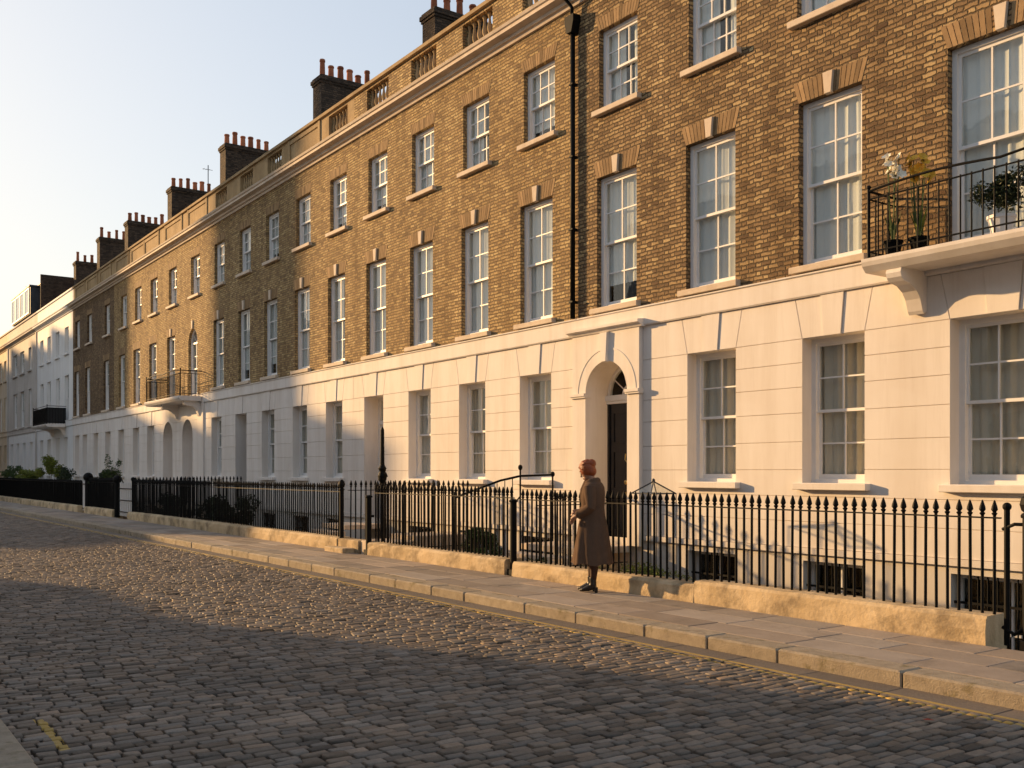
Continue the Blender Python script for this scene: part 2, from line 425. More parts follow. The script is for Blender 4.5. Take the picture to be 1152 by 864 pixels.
# flags
def flags(x0,x1,y0,y1,rows,seed,top=0.0):
    mb=MB(); r=random.Random(seed); ys=[y0]
    for i in range(rows): ys.append(ys[-1]+(y1-y0)/rows*(1+r.uniform(-.08,.08) if i<rows-1 else 1))
    ys[-1]=y1
    for i in range(rows):
        x=x0-r.uniform(0,1)
        while x<x1:
            l=r.uniform(.65,1.25); t=r.uniform(.72,1.2); u=r.uniform(-.04,.05)
            mb.box(x+.008,x+l-.008,ys[i]+.006,ys[i+1]-.006,-.08,top+r.uniform(-.003,.002),col=(t*(1+u),t,t*(1-u)),ch=.005); x+=l
    return mb
struct('pavement',flags(-78,3,7.335,8.70,3,11),M['flag'])
struct('pavement',flags(-40,3,-3.9,.715,8,12),M['flag'])
struct('pavement_bed',MB().box(XA,XB,7.1,8.71,-1.8,-.012),M['joint'])
struct('pavement_bed',MB().box(XA,60,-60,.98,-1.2,-.012),M['joint'])
mb=MB().quad((-2500,-2500,-1.82),(2500,-2500,-1.82),(2500,2500,-1.82),(-2500,2500,-1.82)); struct('ground',mb,M['area'])

lm=newmat('red_leaf',.6,.3)[0]; lm.node_tree.nodes['Principled BSDF'].inputs['Base Color'].default_value=(.30,.035,.015,1)
lf=MB(); lx,ly=-3.86,6.2
lf.add([(lx-.05,ly,-.113),(lx-.01,ly-.03,-.105),(lx+.05,ly-.005,-.100),(lx,ly+.035,-.110),(lx-.01,ly,-.098)],[(0,1,4),(1,2,4),(2,3,4),(3,0,4)])
solo('fallen_leaf',lf,lm,(lx,ly,-.11),'single small red fallen leaf lying on the cobbles','leaf')
# ------------------------------------------------------------------ window building blocks
FY=11.3
WCACHE={}
def window_frame_mesh(w,h,cols,rows,style,arched=False):
    """origin at bottom centre of the opening on the wall plane, recess d"""
    key=('f',round(w,2),round(h,2),cols,rows,style,arched)
    if key in WCACHE: return WCACHE[key]
    d={'G':.20,'F':.10,'S':.10}[style]
    mb=MB(); hw=w/2; bx=.075 if style=='G' else .065
    hh=h-(hw if arched else 0)
    # box frame
    mb.box(-hw,-hw+bx,d,d+.14,0,hh); mb.box(hw-bx,hw,d,d+.14,0,hh)
    if not arched: mb.box(-hw+bx,hw-bx,d+.002,d+.14,h-.06,h)
    mb.box(-hw+bx,hw-bx,d-.015,d+.14,0,.05)
    x0,x1=-hw+bx,hw-bx; zb=.05; zt=h-.06; zm=zb+(zt-zb)*.5
    def sash(ya,yb,za,zc,rr,rail_b,rail_t):
        mb.box(x0,x0+.04,ya,yb,za,zc); mb.box(x1-.04,x1,ya,yb,za,zc)
        mb.box(x0+.04,x1-.04,ya,yb,za,za+rail_b); mb.box(x0+.04,x1-.04,ya,yb,zc-rail_t,zc)
        gx0,gx1=x0+.04,x1-.04; gz0,gz1=za+rail_b,zc-rail_t
        for i in range(1,cols):
            xx=gx0+(gx1-gx0)*i/cols; mb.box(xx-.011,xx+.011,ya+.004,yb-.004,gz0,gz1)
        for i in range(1,rr):
            z=gz0+(gz1-gz0)*i/rr; mb.box(gx0,gx1,ya+.006,yb-.006,z-.011,z+.011)
        return gx0,gx1,gz0,gz1,(ya+yb)/2
    if arched:
        zt=hh
        # arched head frame
        n=14
        for k in range(n):
            a0=math.pi*k/n; a1=math.pi*(k+1)/n
            P=lambda r,a:(r*math.cos(a),hh+r*math.sin(a))
            mb.prism_y([P(hw-bx,a0),P(hw,a0),P(hw,a1),P(hw-bx,a1)],d,d+.12)
        mb.box(-hw+bx,hw-bx,d+.01,d+.10,hh-.03,hh+.03)
        for k in (1,2,3):
            a=math.pi*k/4; mb.tube([(0,d+.05,hh),((hw-bx)*math.cos(a),d+.05,hh+(hw-bx)*math.sin(a))],.012,6)
        zm=zb+(zt-zb)*.5
    up=sash(d+.03,d+.065,zm-.02,zt,rows//2,.04,.045)
    lo=sash(d+.075,d+.11,zb,zm+.02,rows-rows//2,.07,.04)
    me=mb.mesh('window',(0,0,0),[M['frame']])
    g=MB()
    for gx0,gx1,gz0,gz1,yy in (up,lo): g.box(gx0-.005,gx1+.005,yy-.002,yy+.002,gz0-.005,gz1+.005)
    if arched:
        n=14; vs=[(0,d+.052,hh)]+[((hw-bx+.01)*math.cos(math.pi*k/n),d+.052,hh+(hw-bx+.01)*math.sin(math.pi*k/n)) for k in range(n+1)]
        g.add(vs,[(0,k+1,k+2) for k in range(n)])
    gm=g.mesh('pane',(0,0,0),[M['glass']])
    WCACHE[key]=(me,gm); return me,gm
def curtain_mesh(w,h,style,var):
    key=('c',round(w,2),round(h,2),style,var)
    if key in WCACHE: return WCACHE[key]
    d={'G':.345,'F':.232,'S':.232}[style]
    r=random.Random(var*31+int(h*100)); mb=MB()
    hw=w/2-.02
    spans=[(-hw,hw)]
    if style!='G' and var%4==3: spans=[(-hw,-hw*.1),(hw*.35,hw)]
    if style=='G' and var%3==2 and w<1.2: spans=[(-hw,-hw*.2),(hw*.15,hw)]
    zb=.0 if (style=='G' or var%5) else h*.18
    for a,b in spans:
        n=max(8,int((b-a)*52)); ph=r.uniform(0,6); vs=[]
        rowsz=[zb,h*.35,h*.7,h-.02]
        for zi,z in enumerate(rowsz):
            for i in range(n+1):
                x=a+(b-a)*i/n
                amp=.022 if style=='G' else .009
                y=d+amp*math.sin(x*38+ph+.5*math.sin(x*9+ph))+.4*amp*math.sin(x*83+ph*2+zi*.4)
                vs.append((x+.006*math.sin(zi*1.7+i*.3),y,z))
        fs=[(r_*(n+1)+i,r_*(n+1)+i+1,(r_+1)*(n+1)+i+1,(r_+1)*(n+1)+i) for r_ in range(3) for i in range(n)]
        mb.add(vs,fs)
    mat={'G':M['drape'],'F':M['sheer'],'S':M['sheer']}[style]
    if style=='G' and var>=6: mat=M['drape_grey']
    me=mb.mesh('curtain',(0,0,0),[mat],smooth=True); WCACHE[key]=me; return me
def simple(key,fn,mat,smooth=False):
    if key not in WCACHE: WCACHE[key]=fn().mesh(key[0],(0,0,0),[mat],smooth)
    return WCACHE[key]
def arch_bricks(w,hgt=.27,n=None,key=True):
    mb=MB(); n=n or int(w/.075)+2; hw=w/2; sp=.10; r=random.Random(int(w*100))
    for i in range(n):
        a0=-1+2*i/n; a1=-1+2*(i+1)/n
        if key and abs((a0+a1)/2)<.11: continue
        xb0,xb1=a0*hw,a1*hw; xt0,xt1=a0*(hw+sp),a1*(hw+sp); t=r.uniform(.6,1.25)
        poly=[(xb0,0),(xb1,0),(xt1,hgt),(xt0,hgt)]
        mb.prism_y(inset_poly(poly,.0055),-.004-r.uniform(0,.002),.02,col=(t,t*.97,t*.93))
    return mb
VAR=[0]
def window(parent,cx,z,w,h,style,cols=2,rows=4,wy=FY,sill=True,key=True,arched=False,head=True,rz=0,stone=None,curt=True,bare=False):
    loc=(cx,wy,z); VAR[0]+=1; var=random.randint(0,9)
    fm,gm=window_frame_mesh(w,h,cols,rows,style,arched)
    wo=link('window',fm,parent,loc)
    def sub(n,me,dz=0): return link(n,me,wo,(loc[0],loc[1],loc[2]+dz))
    sub('pane',gm)
    if curt: sub('curtain',curtain_mesh(w,h-(w/2 if arched else 0),style,var))
    sm=stone or M['stone']
    if sill:
        pr={'G':.11,'F':.10,'S':.10}[style]; ov=.09 if style=='G' else .1
        o=sub('sill',simple(('sill',round(w,2),style,sm.name),lambda:MB().box(-w/2-ov,w/2+ov,-pr,.16,-.095,-.002,ch=.008),sm))
    if head and style in 'FS' and not bare:
        hg=.30 if style=='F' else .24
        if not arched: sub('brick_arch',simple(('brick_arch',round(w,2),style,key),lambda:arch_bricks(w,hg,key=key),M['arch']),h)
        if key: sub('keystone',simple(('keystone',round(w,2),sm.name),lambda:MB().prism_y([(-.055,-.01),(.055,-.01),(.085,.29),(-.085,.29)],-.045,.02,inset=.006),sm),h)
    if rz:
        wo.rotation_euler.z=rz
        for c in wo.children: c.location=(0,0,0)
    return wo

def wall_grid(mb,x0,x1,z0,z1,y,ops,depth,mi=0,rmi=0):
    """front wall with rectangular openings (xa,xb,za,zb) plus reveals"""
    xs=sorted({x0,x1,*[o[0] for o in ops],*[o[1] for o in ops]}); zs=sorted({z0,z1,*[max(z0,o[2]) for o in ops],*[min(z1,o[3]) for o in ops]})
    xs=[x for x in xs if x0<=x<=x1]; zs=[z for z in zs if z0<=z<=z1]
    for i in range(len(xs)-1):
        for j in range(len(zs)-1):
            cx,cz=(xs[i]+xs[i+1])/2,(zs[j]+zs[j+1])/2
            if any(o[0]<cx<o[1] and o[2]<cz<o[3] for o in ops): continue
            mb.quad((xs[i],y,zs[j]),(xs[i+1],y,zs[j]),(xs[i+1],y,zs[j+1]),(xs[i],y,zs[j+1]),mi=mi)
    for a,b,c,d in ops:
        c2,d2=max(c,z0),min(d,z1)
        mb.quad((a,y,c2),(a,y,d2),(a,y+depth,d2),(a,y+depth,c2),mi=rmi)
        mb.quad((b,y,d2),(b,y,c2),(b,y+depth,c2),(b,y+depth,d2),mi=rmi)
        if d<=z1: mb.quad((a,y,d),(b,y,d),(b,y+depth,d),(a,y+depth,d),mi=rmi)
        if c>=z0: mb.quad((b,y,c),(a,y,c),(a,y+depth,c),(b,y+depth,c),mi=rmi)

def arch_fill(mb,cx,w,zs,ztop,y,depth,mi=0,n=16,front=True):
    """fill above a semicircular head: opening rect goes up to ztop; arch springs at zs"""
    r=w/2
    pts=[(cx+r*math.cos(math.pi*k/n),zs+r*math.sin(math.pi*k/n)) for k in range(n+1)]
    for k in range(n):
        (xa,za),(xb,zb)=pts[k],pts[k+1]
        if front: mb.quad((xb,y,zb),(xa,y,za),(xa,y,ztop),(xb,y,ztop),mi=mi)
        mb.quad((xa,y,za),(xb,y,zb),(xb,y+depth,zb),(xa,y+depth,za),mi=mi)

COURSES=[.52,.88,1.23,1.60,1.99,2.39,2.75,3.09,3.42]
HEAD0,HEAD1=3.42,3.985
def stucco_blocks(x0,x1,ops,heads,y=FY,skip=()):
    """ops openings list (xa,xb,za,zb); heads: openings that get voussoirs"""
    mb=MB(); g=.0075
    def cut(a,b,za,zc):
        iv=[(a,b)]
        for o in ops+list(skip):
            if o[2]<zc-1e-4 and o[3]>za+1e-4:
                nv=[]
                for p,q in iv:
                    if o[1]<=p or o[0]>=q: nv.append((p,q)); continue
                    if o[0]>p: nv.append((p,o[0]))
                    if o[1]<q: nv.append((o[1],q))
                iv=nv
        return iv
    for c0,c1 in zip(COURSES[:-1],COURSES[1:]):
        zz=[c0]+sorted({o[2] for o in ops if c0<o[2]<c1})+[c1]
        for p,q in cut(x0,x1,c0,c1):
            mb.prism_y([(p,c0),(q,c0),(q,c1),(p,c1)],y,y+.016,inset=[g,0,g,0])
        for o in ops:
            if c0<o[2]<c1:
                mb.prism_y([(o[0],c0),(o[1],c0),(o[1],o[2]),(o[0],o[2])],y,y+.016,inset=[g,0,0,0])
    hs=sorted(heads); s=.12
    cur=None
    left=[(x0,HEAD0),(x0,HEAD1)]
    skips=sorted(skip)
    events=[]
    for o in hs: events.append((o[0],'h',o))
    for o in skips: events.append((o[0],'s',o))
    events.sort(key=lambda e:e[0])
    for _,k,o in events:
        if k=='h': r=[(o[0],HEAD0),(o[0]-s,HEAD1)]
        else: r=[(o[0],HEAD0),(o[0],HEAD1)]
        if r[0][0]>left[0][0]+.02:
            mb.prism_y([left[0],r[0],r[1],left[1]],y,y+.016,inset=g)
        if k=='h':
            w=o[1]-o[0]
            a,b=o[0]+.36*w,o[0]+.64*w
            mb.prism_y([(o[0],HEAD0),(a,HEAD0),(a-.05,HEAD1),(o[0]-s,HEAD1)],y,y+.016,inset=g)
            mb.prism_y([(b,HEAD0),(o[1],HEAD0),(o[1]+s,HEAD1),(b+.05,HEAD1)],y,y+.016,inset=g)
            mb.prism_y([(a,HEAD0),(b,HEAD0),(b+.05,HEAD1),(a-.05,HEAD1)],y-.018,y+.016,inset=.004)
            left=[(o[1],HEAD0),(o[1]+s,HEAD1)]
        else: left=[(o[1],HEAD0),(o[1],HEAD1)]
    if x1>left[0][0]+.02: mb.prism_y([left[0],(x1,HEAD0),(x1,HEAD1),left[1]],y,y+.016,inset=g)
    return mb

def cornice_profile(y):
    # (y,z) closed polygon, ccw irrelevant
    return [(y+.05,9.93),(y-.05,9.93),(y-.07,9.985),(y-.12,10.0),(y-.14,10.05),(y-.27,10.085),(y-.27,10.15),(y-.30,10.165),(y-.32,10.215),(y+.05,10.245)]
def baluster(mb,x,y,z0,z1,col=None):
    h=z1-z0; P=[(.045,0),(.045,.08),(.028,.12),(.05,.3),(.052,.4),(.03,.62),(.024,.75),(.032,.86),(.045,.9),(.045,1)]
    mb.lathe([(r,z0+h*t) for r,t in P],x,y,8)
def chimney(parent,cx,y0,top,npots,w=.62,depth=1.9,seed=0):
    r=random.Random(seed); loc=(cx,y0,9.8)
    mb=MB(); mb.box(cx-w/2,cx+w/2,y0,y0+depth,9.8,top-.22)
    mb.box(cx-w/2-.03,cx+w/2+.03,y0-.03,y0+depth+.03,top-.22,top-.15); mb.box(cx-w/2-.06,cx+w/2+.06,y0-.06,y0+depth+.06,top-.15,top-.04)
    mb.box(cx-w/2-.02,cx+w/2+.02,y0-.02,y0+depth+.02,top-.04,top+.02)
    c=part('chimney',mb,M['brick_dark'],parent,loc)
    for i in range(npots):
        y=y0+.17+i*(depth-.34)/(npots-1); h=r.uniform(.36,.62); rr=r.uniform(.08,.11); t=r.uniform(.5,1.25)
        pm=MB().lathe([(rr*1.12,top),(rr*1.05,top+.05),(rr*.98,top+.1),(rr*.86,top+h*.85),(rr*1.02,top+h*.87),(rr*1.02,top+h*.95),(rr*.9,top+h),(rr*.7,top+h),(rr*.65,top+h-.1)],cx+r.uniform(-.03,.03),y,12,col=(t,t,t))
        part('chimney_pot',pm,M['pot'],c,(cx,y,top),smooth=False)
    return c

TOPZ={'G':(1.42,3.42),'F':(4.42,6.70),'S':(7.86,9.26)}
def house(name,label,x0,x1,G,F,S,doors=(),brick='brick',stucco='stucco',parapet='brick_gold_lit',bals=(),panels=(),bandmat='stucco',archG=(),
          balcony_f=(),arched_f=(),keyF=True,chim=(),skipG=(),group='terraced brick houses',basement=True,wideG={},surround=None,archS=True,lowmat='stucco_low',grooves=True,voussoir=True,rows=(2,3)):
    root=thing(name,label,'house',((x0+x1)/2,FY,0),group)
    W=lambda st,c: wideG.get((st,round(c,2)),{'G':1.0,'F':1.02,'S':.98}[st])
    gops=[(c-W('G',c)/2,c+W('G',c)/2,*TOPZ['G']) for c in G]
    dops=[]
    for (c,w,kind) in doors:
        top={'arch':3.48,'flat':3.42}[kind]; dops.append((c-w/2,c+w/2,.32,top))
    fops=[(c-W('F',c)/2,c+W('F',c)/2,4.30 if c in balcony_f else 4.42,6.70) for c in F]
    sops=[(c-W('S',c)/2,c+W('S',c)/2,*TOPZ['S']) for c in S]
    DR=.26
    if surround: dops=[(o[0]-.1,o[1]+.1,o[2],3.75) for o in dops]
    # stucco storey
    yb=FY+.0155 if grooves else FY
    mb=MB(); wall_grid(mb,x0,x1,.5,4.05,yb,gops+[o for o in dops],DR)
    for o in gops:     # reveal lips reach the block faces
        pass
    for (c,w,kind),o in zip(doors,dops):
        if surround: continue
        if kind=='arch': arch_fill(mb,c,w,o[3]-w/2,o[3],yb,.45)
        mb.quad((o[0],yb+DR,.32),(o[0],yb+DR,o[3]),(o[0],yb+.5,o[3]),(o[0],yb+.5,.32)); mb.quad((o[1],yb+DR,.32),(o[1],yb+DR,o[3]),(o[1],yb+.5,o[3]),(o[1],yb+.5,.32))
        mb.quad((o[0],yb+DR,o[3]),(o[1],yb+DR,o[3]),(o[1],yb+.5,o[3]),(o[0],yb+.5,o[3]))
    part('stucco_wall',mb,M[stucco],root)
    if grooves:
        skip=list(dops)
        heads=[o for o in gops]+[o for (d,o) in zip(doors,dops) if d[2]=='flat']
        sk=[o for (d,o) in zip(doors,dops) if d[2]=='arch']
        if surround: 
            sk=[(surround[0],surround[1],.3,4.0)]
        allops=gops+[o for (d,o) in zip(doors,dops) if d[2]=='flat']
        bm_=stucco_blocks(x0,x1,allops,heads if voussoir else [],skip=sk)
        part('stucco_facing',bm_,M[stucco],root)
        if not surround:
            for (c,w,kind),o in zip(doors,dops):
                if kind=='arch':
                    am=MB(); arch_fill(am,c,w,o[3]-w/2,HEAD1,FY,.05); part('door_arch',am,M[stucco],root)
    # basement wall with window openings
    bops=[(c-W('G',c)/2,c+W('G',c)/2,-.95,.34) for c in G] if basement else []
    mb=MB(); wall_grid(mb,x0,x1,-1.82,.46,FY+.02,bops,.25)
    part('basement_wall',mb,M[lowmat],root)
    mb=MB()
    xs=[x0]+sum([[o[0],o[1]] for o in sorted(dops)],[])+[x1]
    for a,b in zip(xs[::2],xs[1::2]):
        mb.box(a,b,FY-.035,FY+.06,.44,.52)
    part('plinth_moulding',mb,M[stucco],root)
    if basement:
        for c in G:
            w=W('G',c)
            bw=MB(); bw.box(c-w/2,c+w/2,FY+.20,FY+.24,.28,.34); bw.box(c-w/2,c-w/2+.05,FY+.20,FY+.24,-.95,.28); bw.box(c+w/2-.05,c+w/2,FY+.20,FY+.24,-.95,.28)
            bw.box(c-.012,c+.012,FY+.20,FY+.235,-.95,.28); bw.box(c-w/2+.05,c+w/2-.05,FY+.20,FY+.235,-.36,-.33)
            o=part('basement_window',bw,M['frame'],root,(c,FY,.0))
            part('pane',MB().box(c-w/2+.04,c+w/2-.04,FY+.217,FY+.221,-.95,.29),M['glass'],o)
            gr=MB()
            for k in range(int(w/.12)+1):
                xx=c-w/2+.06+k*.12
                if xx<c+w/2-.03: gr.tube([(xx,FY+.10,-.95),(xx,FY+.10,.335)],.009,6)
            gr.box(c-w/2,c+w/2,FY+.09,FY+.11,-.02,.01)
            part('window_grille',gr,M['iron'],o)
            part('curtain',MB().box(c-w/2,c+w/2,FY+.5,FY+.52,-.95,.3),M['dark'],o)  # near-black sheet imitating the unlit room behind the glass, no curtain
    # string band
    mb=MB().prism_x([(FY+.1,3.985),(FY-.035,3.985),(FY-.05,4.005),(FY-.05,4.27),(FY-.075,4.285),(FY-.075,4.305),(FY+.1,4.322)],x0,x1)
    part('string_course',mb,M[bandmat],root)
    # upper wall
    up=fops+sops
    mb=MB(); wall_grid(mb,x0,x1,4.30,9.96,FY,up,.15)
    for c in arched_f:
        for o in fops:
            if abs((o[0]+o[1])/2-c)<.01: arch_fill(mb,c,o[1]-o[0],o[3]-(o[1]-o[0])/2,o[3],FY,.15)
    part('brick_wall' if 'brick' in brick else 'upper_wall',mb,M[brick],root)
    # cornice, parapet, coping
    part('cornice',MB().prism_x(cornice_profile(FY),x0,x1),M['stone' if 'brick' in brick else bandmat],root)
    py=FY+.03; ops=[(c-.56,c+.56,10.50,11.0) for c in bals]
    mb=MB(); wall_grid(mb,x0,x1,10.2,11.08,py,ops,.25)
    segs=sorted([(o[0],o[1]) for o in ops]); cur=x0
    for a,b in segs+[(x1,x1)]:
        if a>cur+.01: mb.quad((cur,py+.25,10.2),(a,py+.25,10.2),(a,py+.25,11.08),(cur,py+.25,11.08))
        cur=b
    for a,b in segs: mb.quad((a,py+.25,10.2),(b,py+.25,10.2),(b,py+.25,10.5),(a,py+.25,10.5))
    for c in panels:
        mb.box(c-.95,c+.95,py-.03,py+.01,10.92,11.03); mb.box(c-.95,c+.95,py-.03,py+.01,10.36,10.44)
        mb.box(c-1.08,c-.95,py-.032,py+.01,10.3,11.05); mb.box(c+.95,c+1.08,py-.032,py+.01,10.3,11.05)
    part('parapet',mb,M[parapet],root)
    for c in bals:
        bmb=MB()
        for k in range(6): baluster(bmb,c-.47+k*.188,py+.12,10.5,11.0)
        part('balustrade',bmb,M['ochre'],root,(c,py,10.5),smooth=True)
    part('coping',MB().prism_x([(py-.07,11.07),(py-.07,11.15),(py+.12,11.20),(py+.33,11.17),(py+.33,11.07)],x0,x1),M['ochre' if 'brick' in brick else bandmat],root)
    # body behind
    mb=MB().quad((x0,FY+.2,11),(x1,FY+.2,11),(x1,FY+8,11),(x0,FY+8,11)); mb.v=[];mb.f=[];mb.c=[];mb.mi=[]
    mb.box(x0+.002,x1-.002,FY+6.8,FY+7,-1.82,10.4); mb.box(x0+.002,x0+.05,FY+.35,FY+6.8,-1.82,10.4); mb.box(x1-.05,x1-.002,FY+.35,FY+6.8,-1.82,10.4)
    mb.box(x0+.05,x1-.05,FY+.35,FY+6.8,3.95,4.25); mb.box(x0+.05,x1-.05,FY+.35,FY+6.8,7.1,7.4)
    part('party_wall',mb,M['dark'],root)
    mb=MB().prism_x([(FY+.28,10.3),(FY+.9,10.45),(FY+3.9,12.2),(FY+7.0,10.3)],x0+.002,x1-.002)
    part('roof',mb,M['slate'],root)
    # windows
    for o in gops: window(root,(o[0]+o[1])/2,o[2],o[1]-o[0],o[3]-o[2],'G',2 if o[1]-o[0]<1.2 else 3,4,stone=M[stucco])
    for o in fops:
        c=(o[0]+o[1])/2; isa=any(abs(c-a)<.01 for a in arched_f); isb=any(abs(c-a)<.01 for a in balcony_f)
        window(root,c,o[2],o[1]-o[0],o[3]-o[2],'F',2 if o[1]-o[0]<1.2 else 3,5 if False else 4,sill=not isb,key=keyF,arched=isa,bare=('brick' not in brick),stone=None if 'brick' in brick else M[bandmat])
    for o in sops: window(root,(o[0]+o[1])/2,o[2],o[1]-o[0],o[3]-o[2],'S',3 if brick in ('brick','brick_gold_lit') else 2,4,key=False,bare=('brick' not in brick),stone=None if 'brick' in brick else M[bandmat])
    for i,(cx,top,n) in enumerate(chim): chimney(root,cx,13.0,top,n,seed=int(abs(cx)*10))
    return root

def panelled_door(parent,cx,w,top,y,mat,z0=.34):
    mb=MB().box(cx-w/2,cx+w/2,y,y+.05,z0,top)
    h=top-z0
    for col in (0,1):
        xa=cx-w/2+.09+col*(w/2-.03); xb=xa+w/2-.15
        for za,zb in ((.08,.33),(.38,.66),(.71,.94)):
            a,b=z0+h*za,z0+h*zb
            for (p,q,r_,s) in ((xa,xb,a,a+.025),(xa,xb,b-.025,b),(xa,xa+.025,a+.025,b-.025),(xb-.025,xb,a+.025,b-.025)):
                mb.box(p,q,y-.018,y+.001,r_,s)
    d=part('door',mb,mat,parent,(cx,y,z0))
    kb=MB().ell((cx+.0,y-.06,z0+1.05),(.045,.04,.045)); kb.tube([(cx,y-.05,z0+1.05),(cx,y,z0+1.05)],.015)
    part('knob',kb,M['brass'],d,smooth=True)
    part('letter_plate',MB().box(cx-.13,cx+.13,y-.022,y+.0,z0+.82,z0+.88,ch=.004),M['brass'],d)
    part('door_knocker',MB().tube([(cx-.05,y-.03,z0+1.55),(cx-.05,y-.045,z0+1.45),(cx,y-.05,z0+1.41),(cx+.05,y-.045,z0+1.45),(cx+.05,y-.03,z0+1.55)],.012),M['brass'],d)
    return d
def fanlight(parent,cx,r,zs,y):
    mb=MB(); n=14
    P=lambda q,a:(cx+q*math.cos(a),zs+q*math.sin(a))
    for k in range(n):
        a0,a1=math.pi*k/n,math.pi*(k+1)/n
        mb.prism_y([P(r-.06,a0),P(r,a0),P(r,a1),P(r-.06,a1)],y,y+.06)
        mb.prism_y([P(.14,a0),P(.165,a0),P(.165,a1),P(.14,a1)],y+.01,y+.04)
    for k in range(1,5):
        a=math.pi*k/5; mb.tube([(cx+.16*math.cos(a),y+.025,zs+.16*math.sin(a)),(cx+(r-.05)*math.cos(a),y+.025,zs+(r-.05)*math.sin(a))],.012,6)
    o=part('fanlight',mb,M['frame'],parent,(cx,y,zs))
    g=MB(); vs=[(cx,y+.03,zs)]+[(*(lambda p:(p[0],y+.03,p[1]))(P(r-.03,math.pi*k/n)),) for k in range(n+1)]
    g.add(vs,[(0,k+1,k+2) for k in range(n)]); part('pane',g,M['glass'],o)

# ------------------------------------------------------------------ the houses
# house 1 : door with arched surround, balcony
G1=[-10.66,-8.45,-6.10]; F1=[-12.84,-10.68,-8.50,-6.12]; S1=[-12.80,-10.64,-8.55,-6.1]
SUR=(-14.27+.335,-12.18)
H1=house('brick_house','brown brick house with black arched door and flower balcony, right of the black downpipe',-13.935,-3.2,G1,F1,S1,
   doors=[(-13.02,1.09,'arch')],bals=[-12.8,-10.6,-8.5,-6.1],balcony_f=[-6.12],wideG={('G',-6.10):1.32,('F',-6.12):1.34},surround=(-13.935,-12.18))
# door surround projects
def door_surround(root,cx,x0,x1,w,top):
    y=FY-.085; zs=top-w/2; mb=MB()
    a,b=cx-w/2,cx+w/2
    mb.box(x0,a,y,FY+.03,.34,zs); mb.box(b,x1,y,FY+.03,.34,zs)
    mb.quad((x0,y,zs),(a,y,zs),(a,y,3.98),(x0,y,3.98)); mb.quad((b,y,zs),(x1,y,zs),(x1,y,3.98),(b,y,3.98))
    mb.quad((x0,y,zs),(x0,y,3.98),(x0,FY+.03,3.98),(x0,FY+.03,zs)); mb.quad((x1,y,zs),(x1,FY+.03,zs),(x1,FY+.03,3.98),(x1,y,3.98))
    arch_fill(mb,cx,w,zs,3.98,y,.58,n=24)
    mb.quad((a,FY+.03,.34),(a,FY+.03,zs),(a,FY+.5,zs),(a,FY+.5,.34)); mb.quad((b,FY+.03,.34),(b,FY+.03,zs),(b,FY+.5,zs),(b,FY+.5,.34))
    o=part('door_surround',mb,M['stucco'],root)
    # archivolt ring
    m2=MB(); n=24
    P=lambda q,t:(cx+q*math.cos(t),zs+q*math.sin(t))
    for k in range(n):
        t0,t1=math.pi*k/n,math.pi*(k+1)/n
        m2.prism_y([P(.745,t0),P(.775,t0),P(.775,t1),P(.745,t1)],y-.007,y+.01)
    part('archivolt',m2,M['stucco'],root)
    m3=MB().prism_y([(cx-.065,top-.02),(cx+.065,top-.02),(cx+.10,3.97),(cx-.10,3.97)],y-.06,y+.02,inset=.008)
    part('door_keystone',m3,M['stucco'],root)
    for p,q in ((x0-.03,a+.02),(b-.02,x1+.03)):
        m4=MB().box(p,q,y-.035,FY+.02,zs-.06,zs-.03); m4.box(p,q,y-.055,FY+.021,zs-.03,zs+.02)
        part('impost',m4,M['stucco'],root,((p+q)/2,y,zs))
    m5=MB().prism_x([(FY,3.975),(y-.02,3.975),(y-.05,4.02),(y-.11,4.04),(y-.11,4.085),(FY,4.11)],x0-.06,x1+.08)
    part('door_hood',m5,M['stucco'],root)
    yd=FY+.43
    mt=MB().box(a,b,yd-.04,yd+.08,2.78,2.83,ch=.006); mt.box(a,b,yd-.06,yd+.08,2.83,2.93,ch=.006)
    part('transom',mt,M['frame'],root,(cx,yd,2.8))
    m6=MB().box(a,a+.05,yd-.005,yd+.08,.34,2.78); m6.box(b-.05,b,yd-.005,yd+.08,.34,2.78)
    part('door_frame',m6,M['door'],root)
    panelled_door(root,cx,w-.1,2.78,yd+.02,M['door'])
    fanlight(root,cx,w/2,2.93,yd)
door_surround(H1,-13.02,-13.93,-12.18,1.09,3.48)

H2=house('brick_house','brick house with white flat-topped front door, left of the black downpipe',-22.85,-13.935,[-19.53,-17.36,-15.16],[-21.63,-19.45,-17.26,-15.13],[-21.54,-19.38,-17.21,-15.04],
   doors=[(-21.75,1.0,'flat')],brick='brick_gold_lit',bals=[-21.6,-19.4,-17.2,-15.05],chim=[(-22.0,13.35,5)])
H3=house('brick_house','shaded brick house with black flat-topped door and chimney stack of six red pots',-31.95,-22.85,[-28.55,-26.2,-23.98],[-30.55,-28.34,-26.04,-23.84],[-30.45,-28.2,-25.95,-23.72],
   doors=[(-30.82,1.0,'flat')],brick='brick_gold_lit',parapet='ochre',bals=[-30.4,-28.1,-23.8],panels=[-25.95],chim=[(-28.8,13.85,6)])
H4=house('brick_house','brick house with twin arched doorways below an iron balcony and arched window',-39.95,-31.95,[-33.14],[-38.24,-35.64,-32.91],[-38.03,-35.36,-32.83],
   doors=[(-36.27,1.2,'arch'),(-38.65,1.2,'arch')],parapet='ochre',bals=[-32.75],panels=[-35.2,-38.0],balcony_f=[-38.24,-35.64],arched_f=[-35.64],chim=[(-37.4,14.05,6)],brick='brick_gold_lit')
H5=house('brick_house','sunlit brick house just left of the iron balcony, with plain ground-floor windows',-46.75,-39.95,[-45.55,-43.15,-40.97],[-45.45,-43.04,-40.67],[-45.1,-42.8,-40.5],
   parapet='ochre',panels=[-45.4,-42.9,-40.95],keyF=False,chim=[(-44.2,14.0,6)],brick='brick_gold_lit')
